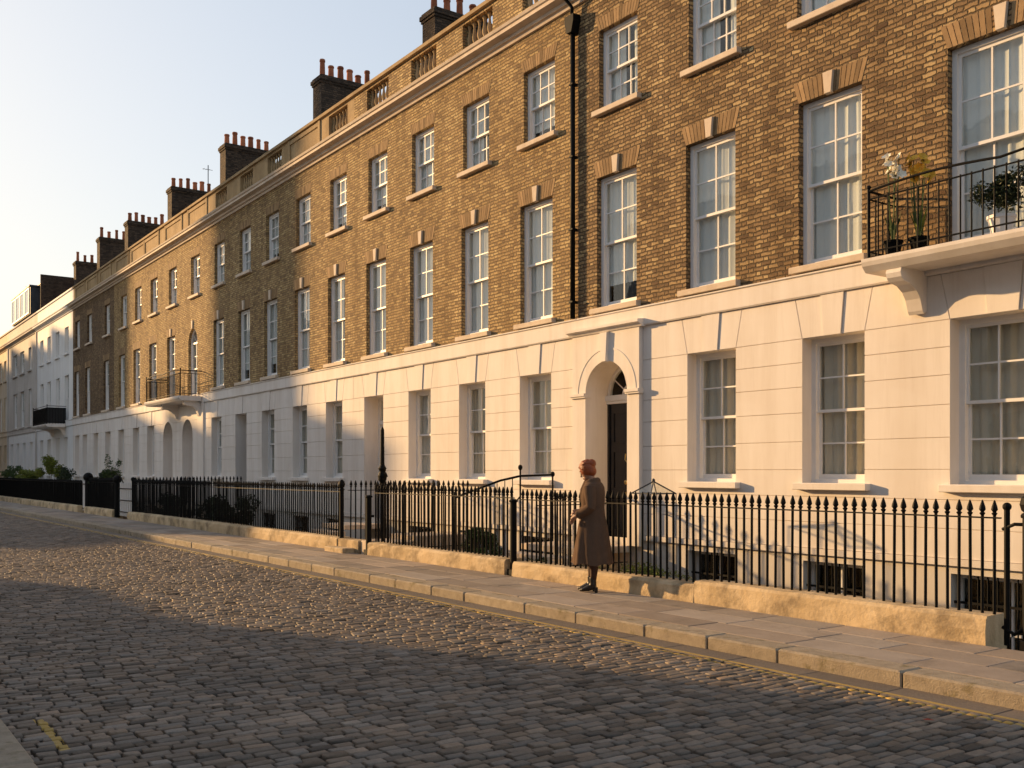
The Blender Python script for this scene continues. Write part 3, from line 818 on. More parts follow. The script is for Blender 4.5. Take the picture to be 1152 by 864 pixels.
H6=house('brick_house','dim brick house at the far end of the brick terrace, next to the white house',-55.2,-46.75,[-54.2,-52.5,-50.2,-47.9],[-54.3,-51.9,-48.2],[-54.1,-51.5,-48.0],
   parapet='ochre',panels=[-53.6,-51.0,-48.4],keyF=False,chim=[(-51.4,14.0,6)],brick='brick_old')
H7=house('white_house','white stuccoed house with solid black balcony beyond the end of the brick terrace',-64.95,-55.2,[-63.6,-61.4,-59.0,-57.0],[-63.5,-61.4,-59.0,-56.7],[-63.5,-61.4,-59.1,-56.7],
   brick='stucco_white',stucco='stucco_white',parapet='stucco_white',bandmat='stucco_white',balcony_f=[-59.0,-56.7],keyF=False,grooves=False,lowmat='stucco_white',group='far stuccoed houses',chim=[(-57.2,14.3,5),(-63.0,14.0,5)])
H8=house('grey_house','grey stuccoed house with a glazed dormer in its roof, between white and cream houses',-75.2,-64.95,[-73.9,-71.6,-69.3,-66.9],[-72.6,-70.0,-67.3],[-72.6,-70.0,-67.3],
   brick='stucco_grey',stucco='stucco_white',parapet='stucco_grey',bandmat='stucco_grey',keyF=False,grooves=False,lowmat='stucco_grey',group='far stuccoed houses',wideG={('F',-72.6):1.5,('F',-70.0):1.5,('S',-72.6):1.5,('S',-70.0):1.5})
H9=house('cream_house','cream stuccoed house at the left edge of the terrace row',-90,-75.2,[-88,-85.5,-83,-80.5,-78.7,-76.6],[-88,-85.5,-83,-80.5,-78.7,-76.6],[-88,-85.5,-83,-80.5,-78.7,-76.6],
   brick='stucco_cream',stucco='stucco_cream',parapet='stucco_cream',bandmat='stucco_cream',keyF=False,grooves=False,lowmat='stucco_cream',group='far stuccoed houses',chim=[(-79.5,14.6,5)])
# mansard on the grey house
mans=part('mansard',MB().box(-75.1,-65.12,11.95,17,10.9,13.25).box(-75.1,-65.12,11.9,17,13.25,13.32),M['lead'],H8)
part('raised_party_wall',MB().box(-65.11,-64.96,11.5,18,10.9,13.42),M['brick_dark'],H8)
part('dormer',MB().box(-74.7,-68,11.44,12.2,11.45,13.15).box(-74.8,-67.9,11.36,12.3,13.151,13.24),M['lead'],H8)
for k in range(4):
    c=-73.85+k*1.62
    f=MB(); f.box(c-.74,c-.66,11.38,11.435,11.5,13.1); f.box(c+.66,c+.74,11.38,11.435,11.5,13.1); f.box(c-.66,c+.66,11.38,11.435,13.02,13.1); f.box(c-.66,c+.66,11.38,11.435,11.5,11.58)
    w=part('dormer_window',f,M['frame'],H8,(c,11.4,11.5)); part('pane',MB().box(c-.66,c+.66,11.40,11.405,11.58,13.02),M['glass'],w); part('curtain',MB().box(c-.66,c+.66,11.415,11.425,11.58,13.02),M['sheer'],w)
pm=MB()
for y in (14.2,14.9): pm.lathe([(.13,13.3),(.12,13.85),(.15,13.88),(.15,13.95)],-65.6,y,10)
part('roof_vent',pm,M['pot'],H8)
# pilaster strips between far houses
for x,h in ((-64.95,H8),(-75.2,H9)):
    part('pilaster',MB().box(x-.35,x-.002,FY-.06,FY+.02,.5,9.93),M['stucco_grey'],h)

# other doors
def flat_door(root,cx,mat,zt=2.75):
    yd=FY+.42; w=1.0
    panelled_door(root,cx,w-.16,zt,yd,mat)
    f=MB().box(cx-w/2,cx-w/2+.08,yd-.03,yd+.08,.34,3.42); f.box(cx+w/2-.08,cx+w/2,yd-.03,yd+.08,.34,3.42); f.box(cx-w/2+.08,cx+w/2-.08,yd-.04,yd+.08,zt,zt+.1); f.box(cx-w/2+.08,cx+w/2-.08,yd-.03,yd+.08,3.34,3.42)
    f.box(cx-.012,cx+.012,yd,yd+.05,zt+.1,3.34)
    o=part('door_frame',f,M['frame'],root,(cx,yd,.34)); part('pane',MB().box(cx-w/2+.07,cx+w/2-.07,yd+.02,yd+.024,zt+.09,3.35),M['glass'],o); part('blind',MB().box(cx-w/2+.07,cx+w/2-.07,yd+.12,yd+.13,zt,3.4),M['drape_grey'],o)
flat_door(H2,-21.75,M['door_white']); flat_door(H3,-30.82,M['door'])
for cx in (-36.27,-38.65):
    yd=FY+.44; panelled_door(H4,cx,1.1,2.7,yd,M['door_white']); part('transom',MB().box(cx-.6,cx+.6,yd-.03,yd+.06,2.7,2.86),M['frame'],H4); fanlight(H4,cx,.6,2.86,yd)
# pilaster by balcony two and stone bridges (door steps)
part('pilaster',MB().box(-35.0,-34.35,FY-.06,FY+.03,.52,3.98),M['stucco'],H4)
def steps(label,xa,xb,y0,zs,grp='stone door steps'):
    mb=MB(); y=y0
    for i,z in enumerate(zs):
        y2=y+.32 if i<len(zs)-1 else FY+.46
        mb.box(xa,xb,y-.02 if i else y,y2,z-.11 if i==len(zs)-1 else z-.15,z,ch=.008)
        y=y2
    mb.box(xa+.06,xb-.06,y0+.1,FY+.0,-1.8,zs[0]-.16)
    return solo('door_steps',mb,M['stone'],((xa+xb)/2,(y0+FY)/2,0),label,'steps',grp)
steps('stone steps rising to the black arched door behind the woman',-14.05,-12.45,9.55,[.04,.19,.335])
steps('stone threshold steps of the white flat-topped door beside the pole',-22.35,-21.1,9.6,[.04,.19,.335])
steps('shaded stone steps of the black flat-topped door',-31.4,-30.2,9.6,[.04,.19,.335])
steps('stone steps of the right-hand arched doorway below the distant balcony',-36.95,-35.55,9.6,[.04,.19,.335])
steps('stone steps of the left-hand arched doorway below the distant balcony',-39.3,-37.95,9.6,[.04,.19,.335])

mb=MB().tube([(-44.2,14.7,13.9),(-44.2,14.7,15.3)],.02,6).tube([(-44.2,14.45,15.1),(-44.2,14.9,15.1)],.010,5)
for k in range(3): mb.tube([(-44.3,14.5+k*.12,15.1),(-44.1,14.5+k*.12,15.1)],.008,4)
solo('roof_aerial',mb,M['lead'],(-44.2,14.7,13.9),'thin television aerial on the chimney stack of the sunlit brick house','aerial')
# ------------------------------------------------------------------ balconies
def spear(mb,x,y,z0,s=1.0):
    mb.lathe([(.010*s,z0-.02),(.019*s,z0+.0),(.010*s,z0+.012),(.021*s,z0+.035),(.018*s,z0+.06),(.006*s,z0+.115),(.001,z0+.125)],x,y,8)
def balcony(label,x0,x1,proj,zf,zr,group='iron balconies',solid=False,brackets=(),bow=True):
    y=FY-proj; root=thing('balcony',label,'balcony',((x0+x1)/2,FY,zf),group)
    m=MB().prism_x([(FY-.08,zf-.16),(y+.07,zf-.16),(y+.02,zf-.11),(y,zf-.09),(y-.02,zf-.04),(y-.02,zf),(FY-.08,zf+.01)],x0,x1)
    part('slab',m,M['stucco'],root)
    for bx in brackets:
        p=min(proj-.08,.6); w=.2
        prof=[(FY-.001,3.55),(FY-.07,3.52),(FY-.10,3.56),(FY-.12,3.62),(FY-.15,3.70),(FY-.22,3.79),(FY-.34,3.86),(FY-p+.05,3.885),(FY-p,3.93),(FY-p-.02,3.985),(FY-p,zf-.158),(FY-.001,zf-.158)]
        part('bracket',MB().prism_x([q for q in prof],bx-w/2,bx+w/2),M['stucco'],root,(bx,FY,3.9))
    rail=MB(); yr=y+.05; xa,xb=x0+.06,x1-.06
    n=int((xb-xa)/.13)
    for z,r in ((zr-.10,.011),(zf+.09,.011)):
        rail.tube([(xa,yr,z),(xb,yr,z)],r,8)
        for xx in (xa,xb): rail.tube([(xx,yr,z),(xx,FY-.01,z)],r,8)
    # bowed top rail
    def tz(t): return zr+(.0 if not bow else .05*math.sin(math.pi*min(1,t)))
    rail.tube([(xa+(xb-xa)*k/16,yr,tz((k%8)/8) if bow else zr) for k in range(17)],.016,8)
    for xx in (xa,xb): rail.tube([(xx,yr,zr),(xx,FY-.01,zr)],.016,8)
    part('handrail',rail,M['iron'],root)
    bars=[]
    for i in range(n+1): bars.append((xa+(xb-xa)*i/n,yr))
    ns=int((FY-yr)/.12)
    for xx in (xa,xb):
        for k in range(1,ns): bars.append((xx,yr+(FY-yr)*k/ns))
    me=MB().tube([(0,0,0),(0,0,zr-zf-.09)],.010,8).mesh('baluster',(0,0,0),[M['iron']])
    for bx,by in bars: link('baluster',me,root,(bx,by,zf+.01))
    pm=MB()
    for xx in (xa,xb): pm.tube([(xx,yr,zf),(xx,yr,zr+.03)],.02,8); pm.ell((xx,yr,zr+.05),(.028,.028,.028))
    part('corner_post',pm,M['iron'],root)
    if solid:
        part('panel',MB().box(xa+.02,xb-.02,yr+.015,yr+.03,zf+.05,zr-.08),M['panel_black'],root)
        part('side_panel',MB().box(xb-.03,xb-.015,yr+.03,FY-.02,zf+.05,zr-.08),M['panel_black'],root)
    return root
balcony('black iron balcony on pale stone slab with flowers, at the right edge',-7.55,-4.1,.62,4.20,5.04,brackets=(-7.16,-4.6))
balcony('black iron balcony above the twin arched doorways, half in sunlight',-38.8,-34.5,.82,4.20,5.08,brackets=(-34.75,-37.4))
balcony('black iron balcony closed with solid panels on the white house',-60.7,-56.7,1.0,4.1,5.05,solid=True,brackets=(-57.2,-60.2),bow=False)

# ------------------------------------------------------------------ downpipe
dp=thing('drainpipe','black iron drainpipe with hopper running down between two brick houses','drainpipe',(-13.93,FY-.06,4.3))
part('pipe',MB().tube([(-13.93,FY-.075,4.32),(-13.93,FY-.075,9.45)],.045,12),M['iron'],dp,smooth=True)
part('hopper',MB().prism_y([(-14.0,9.42),(-13.86,9.42),(-13.80,9.62),(-13.80,9.74),(-14.06,9.74),(-14.06,9.62)],FY-.17,FY-.01,inset=.006),M['iron'],dp)
part('swan_neck',MB().tube([(-13.93,FY-.09,9.72),(-13.93,FY-.10,9.9),(-13.97,FY-.2,10.02),(-14.0,FY-.37,10.12),(-14.0,FY-.36,10.3),(-14.0,FY-.05,10.42)],.032,10),M['iron'],dp,smooth=True)
cl=MB()
for z in (4.6,5.9,7.2,8.5): cl.box(-13.985,-13.875,FY-.13,FY-.005,z,z+.035,ch=.005)
part('pipe_bracket',cl,M['iron'],dp)

# ------------------------------------------------------------------ plinths and railings
PY0,PY1=8.70,9.06
def plinth(label,xa,xb,z,seed):
    r=random.Random(seed); mb=MB()
    nx=max(2,int((xb-xa)/.25)); prof=[(PY0+.03,-1.8),(PY0,-.02),(PY0+.0,z*.5),(PY0+.008,z-.035),(PY0+.035,z),((PY0+PY1)/2,z+.006),(PY1-.02,z),(PY1,z-.03),(PY1,-1.8)]
    vs=[];n=len(prof)
    for i in range(nx+1):
        x=xa+(xb-xa)*i/nx
        for j,(y,zz) in enumerate(prof):
            k=.008 if 0<j<n-1 else 0
            vs.append((x+(r.uniform(-.004,.004) if 0<i<nx else 0),y+r.uniform(-k,k),zz+r.uniform(-k,k)*.7))
    fs=[(i*n+j,(i+1)*n+j,(i+1)*n+j+1,i*n+j+1) for i in range(nx) for j in range(n-1)]
    fs+= [tuple(range(n)),tuple(nx*n+j for j in range(n-1,-1,-1))]
    mb.add(vs,fs)
    return solo('plinth_wall',mb,M['plinth'],((xa+xb)/2,PY0,0),label,'low wall','low stone plinths under the railings')
plinth('raised golden stone plinth under the nearest railings, at the right edge',-8.49,-4.86,.265,1)
plinth('weathered stone plinth right beside the standing woman',-12.26,-8.495,.215,2)
plinth('sunlit stone plinth left of the woman, ending at the thick post',-17.0,-12.46,.235,3)
plinth('long stone plinth, shaded then sunlit, left of the entrance with steps',-34.3,-18.35,.25,4)
plinth('short stone plinth between the small gate and the black panel fence',-40.6,-36.3,.25,5)
plinth('far stone plinth under the black panel fence at the left edge',-80,-41.7,.25,6)

RY=8.88
bar_me={}
def bar_mesh(h,r=.0150,thick=False):
    k=(round(h,2),r)
    if k not in bar_me:
        mb=MB().tube([(0,0,0),(0,0,h)],r,8); spear(mb,0,0,h+.01,1.3*r/.0135); bar_me[k]=mb.mesh('railing_bar',(0,0,0),[M['iron']])
    return bar_me[k]
def railing(label,p0,p1,zb,zr,tip=.16,pitch=.1155,posts=(),group='spear-topped iron railings',maxn=100,bottom=False):
    p0=Vector((*p0,0)); p1=Vector((*p1,0)); L=(p1-p0).length; n=max(1,round(L/pitch)); d=(p1-p0).normalized()
    root=thing('iron_railing',label,'railing',((p0.x+p1.x)/2,(p0.y+p1.y)/2,zb),group)
    s=Vector((-d.y,d.x,0))*.02
    def bar(z,name,parent=root):
        vs=[]; 
        for e in (p0,p1):
            for sg,zz in ((-1,z-.007),(1,z-.007),(1,z+.007),(-1,z+.007)): vs.append((e.x+s.x*sg,e.y+s.y*sg,zz))
        part(name,MB().add(vs,[(0,1,2,3),(7,6,5,4),(0,4,5,1),(1,5,6,2),(2,6,7,3),(3,7,4,0)]),M['iron'],root)
    bar(zr,'top_rail')
    if bottom: bar(zb+.08,'bottom_rail')
    me=bar_mesh(zr-zb+tip-.13)
    pts=[p0+d*(L*(i+.5)/n) for i in range(n)]
    for i,p in enumerate(pts):
        if i>=maxn: break
        o=link('railing_bar',me,root,(p.x,p.y,zb))
        if True: o.rotation_euler=(random.gauss(0,.004),random.gauss(0,.004),0)
    if n>maxn:
        mb=MB()
        for p in pts[maxn:]:
            b=len(mb.v); mb.tube([(p.x,p.y,zb),(p.x,p.y,zr+tip-.12)],.0135,6); spear(mb,p.x,p.y,zr+tip-.12,1.2)
        o=part('railing_bar',mb,M['iron'],root); o['kind']='stuff'
    for x,y,z0,z1,r in posts:
        pm=MB().tube([(x,y,z0),(x,y,z1)],r,10); pm.ell((x,y,z1+r*.6),(r*1.5,r*1.5,r*1.5))
        part('post',pm,M['iron'],root,(x,y,z0),smooth=False)
    return root
railing('nearest black spear-topped railing, right of the standing woman',(-4.82,RY),(-12.28,RY),.22,1.15,posts=((-4.76,RY,0,1.24,.026),))
railing('black spear-topped railing left of the woman, between thick post and entrance',(-12.46,RY),(-17.05,RY),.20,1.17,tip=.17)
# long railing, split at a slim joint
railing('black railing just left of the stepped entrance, top rail catching the sun',(-18.45,RY),(-26.3,RY),.22,1.17,tip=.17)
railing('dark shaded black railing stretching left towards the small white gate',(-26.4,RY),(-34.2,RY),.22,1.17,tip=.17,posts=((-34.25,RY,0,1.3,.05),))
railing('short far black railing beside the small white gate',(-36.35,RY),(-40.6,RY),.22,1.2,posts=((-36.3,RY,0,1.25,.1),(-40.7,RY,0,1.3,.12)))
railing('far black railing at the left edge in front of the solid black panels',(-41.7,RY),(-80,RY),.22,1.16,tip=.1,pitch=.14)
# return railings
railing('black return railing running back to the houses, right side of the stepped entrance',(-17.12,RY+.05),(-17.12,11.1),.0,1.2,tip=.2,bottom=True,group='return railings beside the entrances')
railing('black return railing running back to the houses, left side of the stepped entrance',(-18.3,RY+.05),(-18.3,11.1),.0,1.2,tip=.2,bottom=True,group='return railings beside the entrances')
railing('black return railing running back beside the steps of the black flat-topped door',(-30.1,RY+.15),(-30.1,11.1),.0,1.22,tip=.22,bottom=True,group='return railings beside the entrances')
railing('black return railing behind the small white gate',(-34.35,RY+.05),(-34.35,11.1),.0,1.2,tip=.2,bottom=True,group='return railings beside the entrances')
railing('low dark railing inside, right of the black arched door steps',(-12.35,RY+.35),(-12.35,11.1),.0,1.05,tip=.2,bottom=True,group='return railings beside the entrances')

def post(label,x,y,z0,z1,r,extra=None,group=None,name='iron_post'):
    mb=MB().box(x-r*1.35,x+r*1.35,y-r*1.35,y+r*1.35,z0,z0+.09,ch=.006)
    mb.tube([(x,y,z0+.08),(x,y,z1)],r,12); mb.lathe([(r*1.25,z1-.02),(r*1.35,z1),(r*1.1,z1+.02),(r*.6,z1+.03)],x,y,12)
    if extra=='hook': mb.tube([(x,y,z1-.02),(x+.06,y,z1-.03),(x+.12,y,z1+.03),(x+.16,y,z1+.06)],.012,8)
    if extra=='knob': mb.lathe([(r*.6,z1+.02),(r*1.2,z1+.05),(r*1.5,z1+.10),(r*1.2,z1+.16),(r*.3,z1+.2)],x,y,12)
    return solo(name,mb,M['iron'],(x,y,z0),label,'post',group)
post('thick black iron post standing in the gap of the plinth left of the woman',-12.36,RY-.08,0,1.13,.052,'hook')
post('thick black iron post at the right side of the stepped entrance',-17.1,RY-.10,0,1.10,.055)
post('thick black iron gatepost with knob at the right edge of the photo',-4.56,RY-.02,-.02,1.18,.045,'knob')
post('black iron post between the long railing and the stepped entrance',-18.36,RY-.06,0,1.22,.045,'knob')
# slim pole by entrance
mb=MB().tube([(-17.15,9.1,0),(-17.15,9.1,1.72)],.028,10); mb.lathe([(.04,1.35),(.08,1.42),(.09,1.5),(.06,1.58),(.08,1.64),(.035,1.72)],-17.15,9.1,12)
mb.tube([(-17.15,9.1,1.7),(-17.15,9.1,2.38),(-17.15,9.1,2.44)],[.042,.036,.014],10)
mb.tube([(-17.15,9.1,1.5),(-17.0,9.1,1.55),(-16.95,9.1,1.48)],.012,6)
solo('iron_pole',mb,M['iron'],(-17.15,9.1,0),'slim black iron pole with collar rising above the railings at the stepped entrance','pole')
# gate at right edge
gt=thing('iron_gate','black iron gate leaf opening beside the gatepost at the right edge','gate',(-4.5,RY,0))
g=MB(); 
for z in (.25,1.08): g.tube([(-4.54,RY,z),(-3.7,RY,z)],.014,8)
g.tube([(-4.80,RY,1.05),(-4.68,RY-.02,1.10),(-4.56,RY,1.10)],.016,8); g.tube([(-4.80,RY,.16),(-4.68,RY-.02,.11),(-4.56,RY,.2)],.018,8)
part('gate_frame',g,M['iron'],gt)
for k in range(6): link('gate_bar',bar_mesh(1.15),gt,(-4.42+k*.13,RY,.12))
# stepped entrance : stone cheeks and steps
mb=MB().box(-18.28,-17.2,9.0,9.35,-.3,.02,ch=.01); mb.box(-18.28,-17.2,9.34,9.9,-.3,.2,ch=.01); mb.box(-18.28,-17.2,9.89,11.25,-.3,.3,ch=.01)
solo('entrance_steps',mb,M['stone'],(-17.7,9.6,0),'low stone steps in the gap between the railings beside the slim pole','steps','stone door steps')
mb=MB().box(-18.33,-17.42,8.72,9.0,-.3,.24,ch=.012); solo('stone_block',mb,M['plinth'],(-17.9,8.85,0),'squared stone block low in the gap between the two middle railings','stone block')
mb=MB().box(-18.38,-17.55,8.45,8.71,-.02,.09,ch=.012); solo('stone_step',mb,M['plinth'],(-17.95,8.55,0),'low sunlit stone step on the pavement before the gap in the railings','step')
mb=MB().box(-17.38,-17.18,8.76,9.0,-.3,.25,ch=.01); solo('stone_pier',mb,M['stone'],(-17.25,8.85,0),'small pale upright stone at the foot of the thick post by the entrance','stone pier')
# small white gate
gt=thing('white_gate','small whitish barred gate between dark railings, far along the pavement','gate',(-35.3,RY,0))
g=MB()
for z in (.2,.6,1.0): g.tube([(-36.1,RY,z),(-34.45,RY,z)],.018,8)
g.tube([(-36.1,RY,.05),(-36.1,RY,1.3),(-35.9,RY,1.42),(-35.7,RY,1.3),(-35.5,RY,1.2)],.02,8)
part('gate_frame',g,M['iron'],gt)
wm=MB().tube([(0,0,0),(0,0,1.15)],.03,8).mesh('gate_bar',(0,0,0),[M['frame']])
for k in range(7): link('gate_bar',wm,gt,(-35.95+k*.24,RY+.03,.06))
gt=thing('white_gate','narrow white barred gate beside the black panelled railings, farthest gate along the street','gate',(-41.2,RY,0))
for k in range(4): link('gate_bar',wm,gt,(-41.6+k*.26,RY+.03,.06))
part('gate_frame',MB().tube([(-41.7,RY,.15),(-40.75,RY,.15)],.02).tube([(-41.7,RY,1.1),(-40.75,RY,1.1)],.02),M['iron'],gt)
# solid black panels
def panelwall(label,xa,xb,z1,y=RY+.06):
    mb=MB().box(xa,xb,y,y+.03,.22,z1)
    k=xa
    while k<xb: mb.box(k,k+.05,y-.02,y,.22,z1); k+=1.9
    mb.box(xa,xb,y-.03,y+.05,z1,z1+.04)
    return solo('metal_screen',mb,M['panel_black'],((xa+xb)/2,y,.2),label,'screen','black screens behind the far railings')
panelwall('long solid black metal screen along the far pavement',-80,-41.75,1.12)
panelwall('short solid black metal screen between the two far gates',-40.5,-37.9,1.1)

# door handrail by the woman and finial
hr=thing('handrail','black iron handrail with ball finial rising beside the arched door steps','handrail',(-14.6,10.1,0))
mb=MB().tube([(-14.75,9.25,1.12),(-14.6,9.45,1.22),(-14.3,9.9,1.42),(-14.12,10.2,1.50),(-14.1,10.9,1.52)],.02,8)
part('rail',mb,M['iron'],hr,smooth=True)
m2=MB()
for (x,y,z) in ((-14.75,9.25,1.15),(-14.12,10.2,1.62),(-14.1,10.9,1.5)): m2.tube([(x,y,.02),(x,y,z)],.016,8); m2.ell((x,y,z+.03),(.04,.04,.05))
for k in range(8): 
    t=k/8; m2.tube([(-14.72+.6*t,9.3+.9*t,.05),(-14.72+.6*t,9.3+.9*t,1.16+.34*t)],.009,6)
part('upright',m2,M['iron'],hr)
# glazed hood right of the door
hd=thing('glazed_hood','small peaked pale glazed hood standing behind the railings right of the black door','hood',(-10.87,10.3,-1.8))
mb=MB(); cx,cy=-10.87,10.3; C4=((-.27,-.2),(.27,-.2),(.27,.2),(-.27,.2))
for sx,sy in C4: mb.tube([(cx+sx,cy+sy,-1.8),(cx+sx,cy+sy,1.25)],.007,6)
for k in range(4):
    a,b=C4[k],C4[(k+1)%4]; mb.tube([(cx+a[0],cy+a[1],1.25),(cx+b[0],cy+b[1],1.25)],.009,6); mb.tube([(cx+a[0],cy+a[1],1.25),(cx,cy,1.43)],.011,6)
mb.ell((cx,cy,1.44),(.025,.025,.035)); part('frame',mb,M['lead'],hd)
mb=MB(); cs=[(cx+a*.97,cy+b*.97) for a,b in C4]
for i in range(4):
    a=cs[i]; b=cs[(i+1)%4]; mb.add([(a[0],a[1],1.25),(b[0],b[1],1.25),(cx,cy,1.425)],[(0,1,2)])
part('pane',mb,M['glass'],hd)

# ------------------------------------------------------------------ foliage
def leaves(mb,c,r,n,size,seed,flat=1.0):
    g=random.Random(seed)
    lumps=[(Vector((g.gauss(0,.45)*r[0],g.gauss(0,.45)*r[1],g.uniform(-.6,.75)*r[2])),g.uniform(.3,.6)) for _ in range(9)]
    for i in range(n):
        l,s=g.choice(lumps)
        d=Vector((g.gauss(0,1),g.gauss(0,1),g.gauss(0,1))).normalized()*g.uniform(.45,1.05)*s
        p=Vector(c)+l+Vector((d.x*r[0],d.y*r[1],d.z*r[2]))
        a=Vector((g.gauss(0,1),g.gauss(0,1),g.gauss(0,.7))).normalized(); b=a.cross(Vector((g.gauss(0,1),g.gauss(0,1),g.gauss(0,1)))).normalized()
        L=size*g.uniform(.7,1.4); W=L*.42; nrm=a.cross(b)*L*.15; t=g.uniform(.6,1.35)
        mb.add([p-a*L*.5,p+b*W*.5+nrm,p+a*L*.5,p-b*W*.5+nrm],[(0,1,2),(0,2,3)],col=(t,t*g.uniform(.9,1.1),t))
def shrub(label,x,y,zc,r,n,size,seed,mat='leaf',name='shrub',base=-1.8,group='shrubs behind the railings'):
    root=thing(name,label,'shrub',(x,y,base),group)
    mb=MB(); leaves(mb,(x,y,zc),r,n,size,seed); part('foliage',mb,M[mat],root)
    st=MB(); g=random.Random(seed)
    for k in range(6): st.tube([(x+g.uniform(-.05,.05),y,base),(x+g.uniform(-.2,.2)*r[0],y+g.uniform(-.1,.1),(base+zc)/2),(x+g.uniform(-.8,.8)*r[0],y+g.uniform(-.6,.6)*r[1],zc+g.uniform(-.2,.5)*r[2])],[.02,.014,.006],5)
    part('stem',st,M['bark'],root); return root
shrub('leafy green shrub behind the railing just left of the thick post',-14.2,9.35,.33,(.5,.22,.24),2200,.065,21)
shrub('low trimmed green hedge behind the railing right of the woman',-10.55,9.75,-.03,(.95,.35,.24),3000,.04,22,mat='leaf_lime')
shrub('small green plant seen between railing bars beside the thick post',-12.7,9.5,.05,(.3,.2,.2),600,.05,23)
for i,(x,l) in enumerate(((-26.0,'dark shaded hedge behind the long railing, its right part'),(-28.3,'dark shaded hedge behind the long railing, in the middle'),(-32.6,'dark shaded hedge behind the long railing, by the small gate'))):
    shrub(l,x,9.5,.42,(1.3,.3,.42),2600,.09,30+i,mat='leaf_dark',group='dark hedges behind the long railing')
shrub('round lime-green shrub above the far black screen, the taller one',-51.0,9.6,1.85,(.7,.5,.55),1800,.12,41,mat='leaf_lime',group='shrubs above the far screen')
shrub('wide low lime-green shrub above the far black screen',-56.5,9.6,1.32,(1.9,.6,.38),2400,.13,42,mat='leaf_lime',group='shrubs above the far screen')
shrub('small dark shrub above the far black screen, leftmost',-62.5,9.6,1.5,(.8,.5,.5),1000,.13,43,mat='leaf',group='shrubs above the far screen')
shrub('small dark bush right of the round lime shrub above the screen',-48.4,9.6,1.45,(.6,.4,.35),900,.11,46,mat='leaf_dark',group='shrubs above the far screen')
shrub('dense dark box hedge on top of the short black screen',-39.6,9.2,1.3,(1.3,.3,.28),2600,.07,44,mat='leaf_dark',group='shrubs above the short screen')
shrub('slim upright young shrub rising from the hedge by the far gates',-38.2,9.2,1.72,(.28,.28,.45),700,.08,45,mat='leaf',group='shrubs above the short screen')

# balcony flowers and pots
def pot(mb,x,y,z,r,h): mb.lathe([(r*.7,z),(r,z+h*.85),(r*1.12,z+h*.86),(r*1.12,z+h),(r*.95,z+h),(r*.9,z+h*.9)],x,y,16)
def flower_pot(label,x,y,petal,seed,top,leafmat='leaf'):
    z=4.21; root=thing('potted_flowers',label,'flowers',(x,y,z),'potted flowers on the balcony'); g=random.Random(seed)
    mb=MB(); pot(mb,x,y,z,.11,.2); part('pot',mb,M['pot'],root)
    st=MB(); pe=MB(); lf=MB()
    for k in range(8):
        a=g.uniform(-.13,.13); b=g.uniform(-.07,.07); h=top-g.uniform(0,.28)
        st.tube([(x+a*.2,y+b*.2,z+.18),(x+a*.7,y+b,z+.18+(h-z)*.4),(x+a,y+b,h)],.006,5,col=(1,1,1))
        for f in range(2):
            c=Vector((x+a+g.uniform(-.03,.03),y+b+g.uniform(-.02,.02),h-f*.07)); ax=Vector((g.gauss(0,.7),-.6,g.uniform(0,.8))).normalized()
            for q in range(6):
                an=2*math.pi*q/6; u=ax.orthogonal().normalized(); w=ax.cross(u); dd=u*math.cos(an)+w*math.sin(an); sd=-u*math.sin(an)+w*math.cos(an)
                L=.068; t=g.uniform(.85,1.1)
                pe.add([c,c+dd*L*.6+sd*.03+ax*.03,c+dd*L+ax*.03,c+dd*L*.6-sd*.03+ax*.025],[(0,1,2),(0,2,3)],col=(t,t,t))
    for k in range(40):
        a=g.uniform(0,6.28); L=g.uniform(.15,.42); p=Vector((x,y,z+.18)); e=p+Vector((math.cos(a)*L*.35,math.sin(a)*L*.25,L)); s=Vector((-math.sin(a),math.cos(a),0))*.012; m_=(p+e)/2+Vector((0,0,.03))
        lf.add([p-s,p+s,m_+s*1.2,m_-s*1.2,e],[(0,1,2,3),(3,2,4)],col=(1,1,1))
    part('stem',st,M['leaf'],root); part('blossom',pe,M[petal],root); part('leaves',lf,M[leafmat],root)
flower_pot('white flowers on tall stems rising above the balcony rail',-7.28,10.92,'petal_white',51,5.50)
flower_pot('golden yellow flowers above the balcony rail, right of the white ones',-6.98,11.0,'petal_yellow',52,5.42,'leaf_lime')
root=thing('potted_shrub','dark green leafy shrub in a white pot on the balcony','potted plant',(-6.1,10.95,4.21))
mb=MB(); pot(mb,-5.95,10.98,4.21,.14,.24); part('pot',mb,M['white_paint'],root)
mb=MB(); leaves(mb,(-5.88,10.98,4.72),(.30,.22,.26),1900,.05,53); part('foliage',mb,M['leaf_dark'],root)

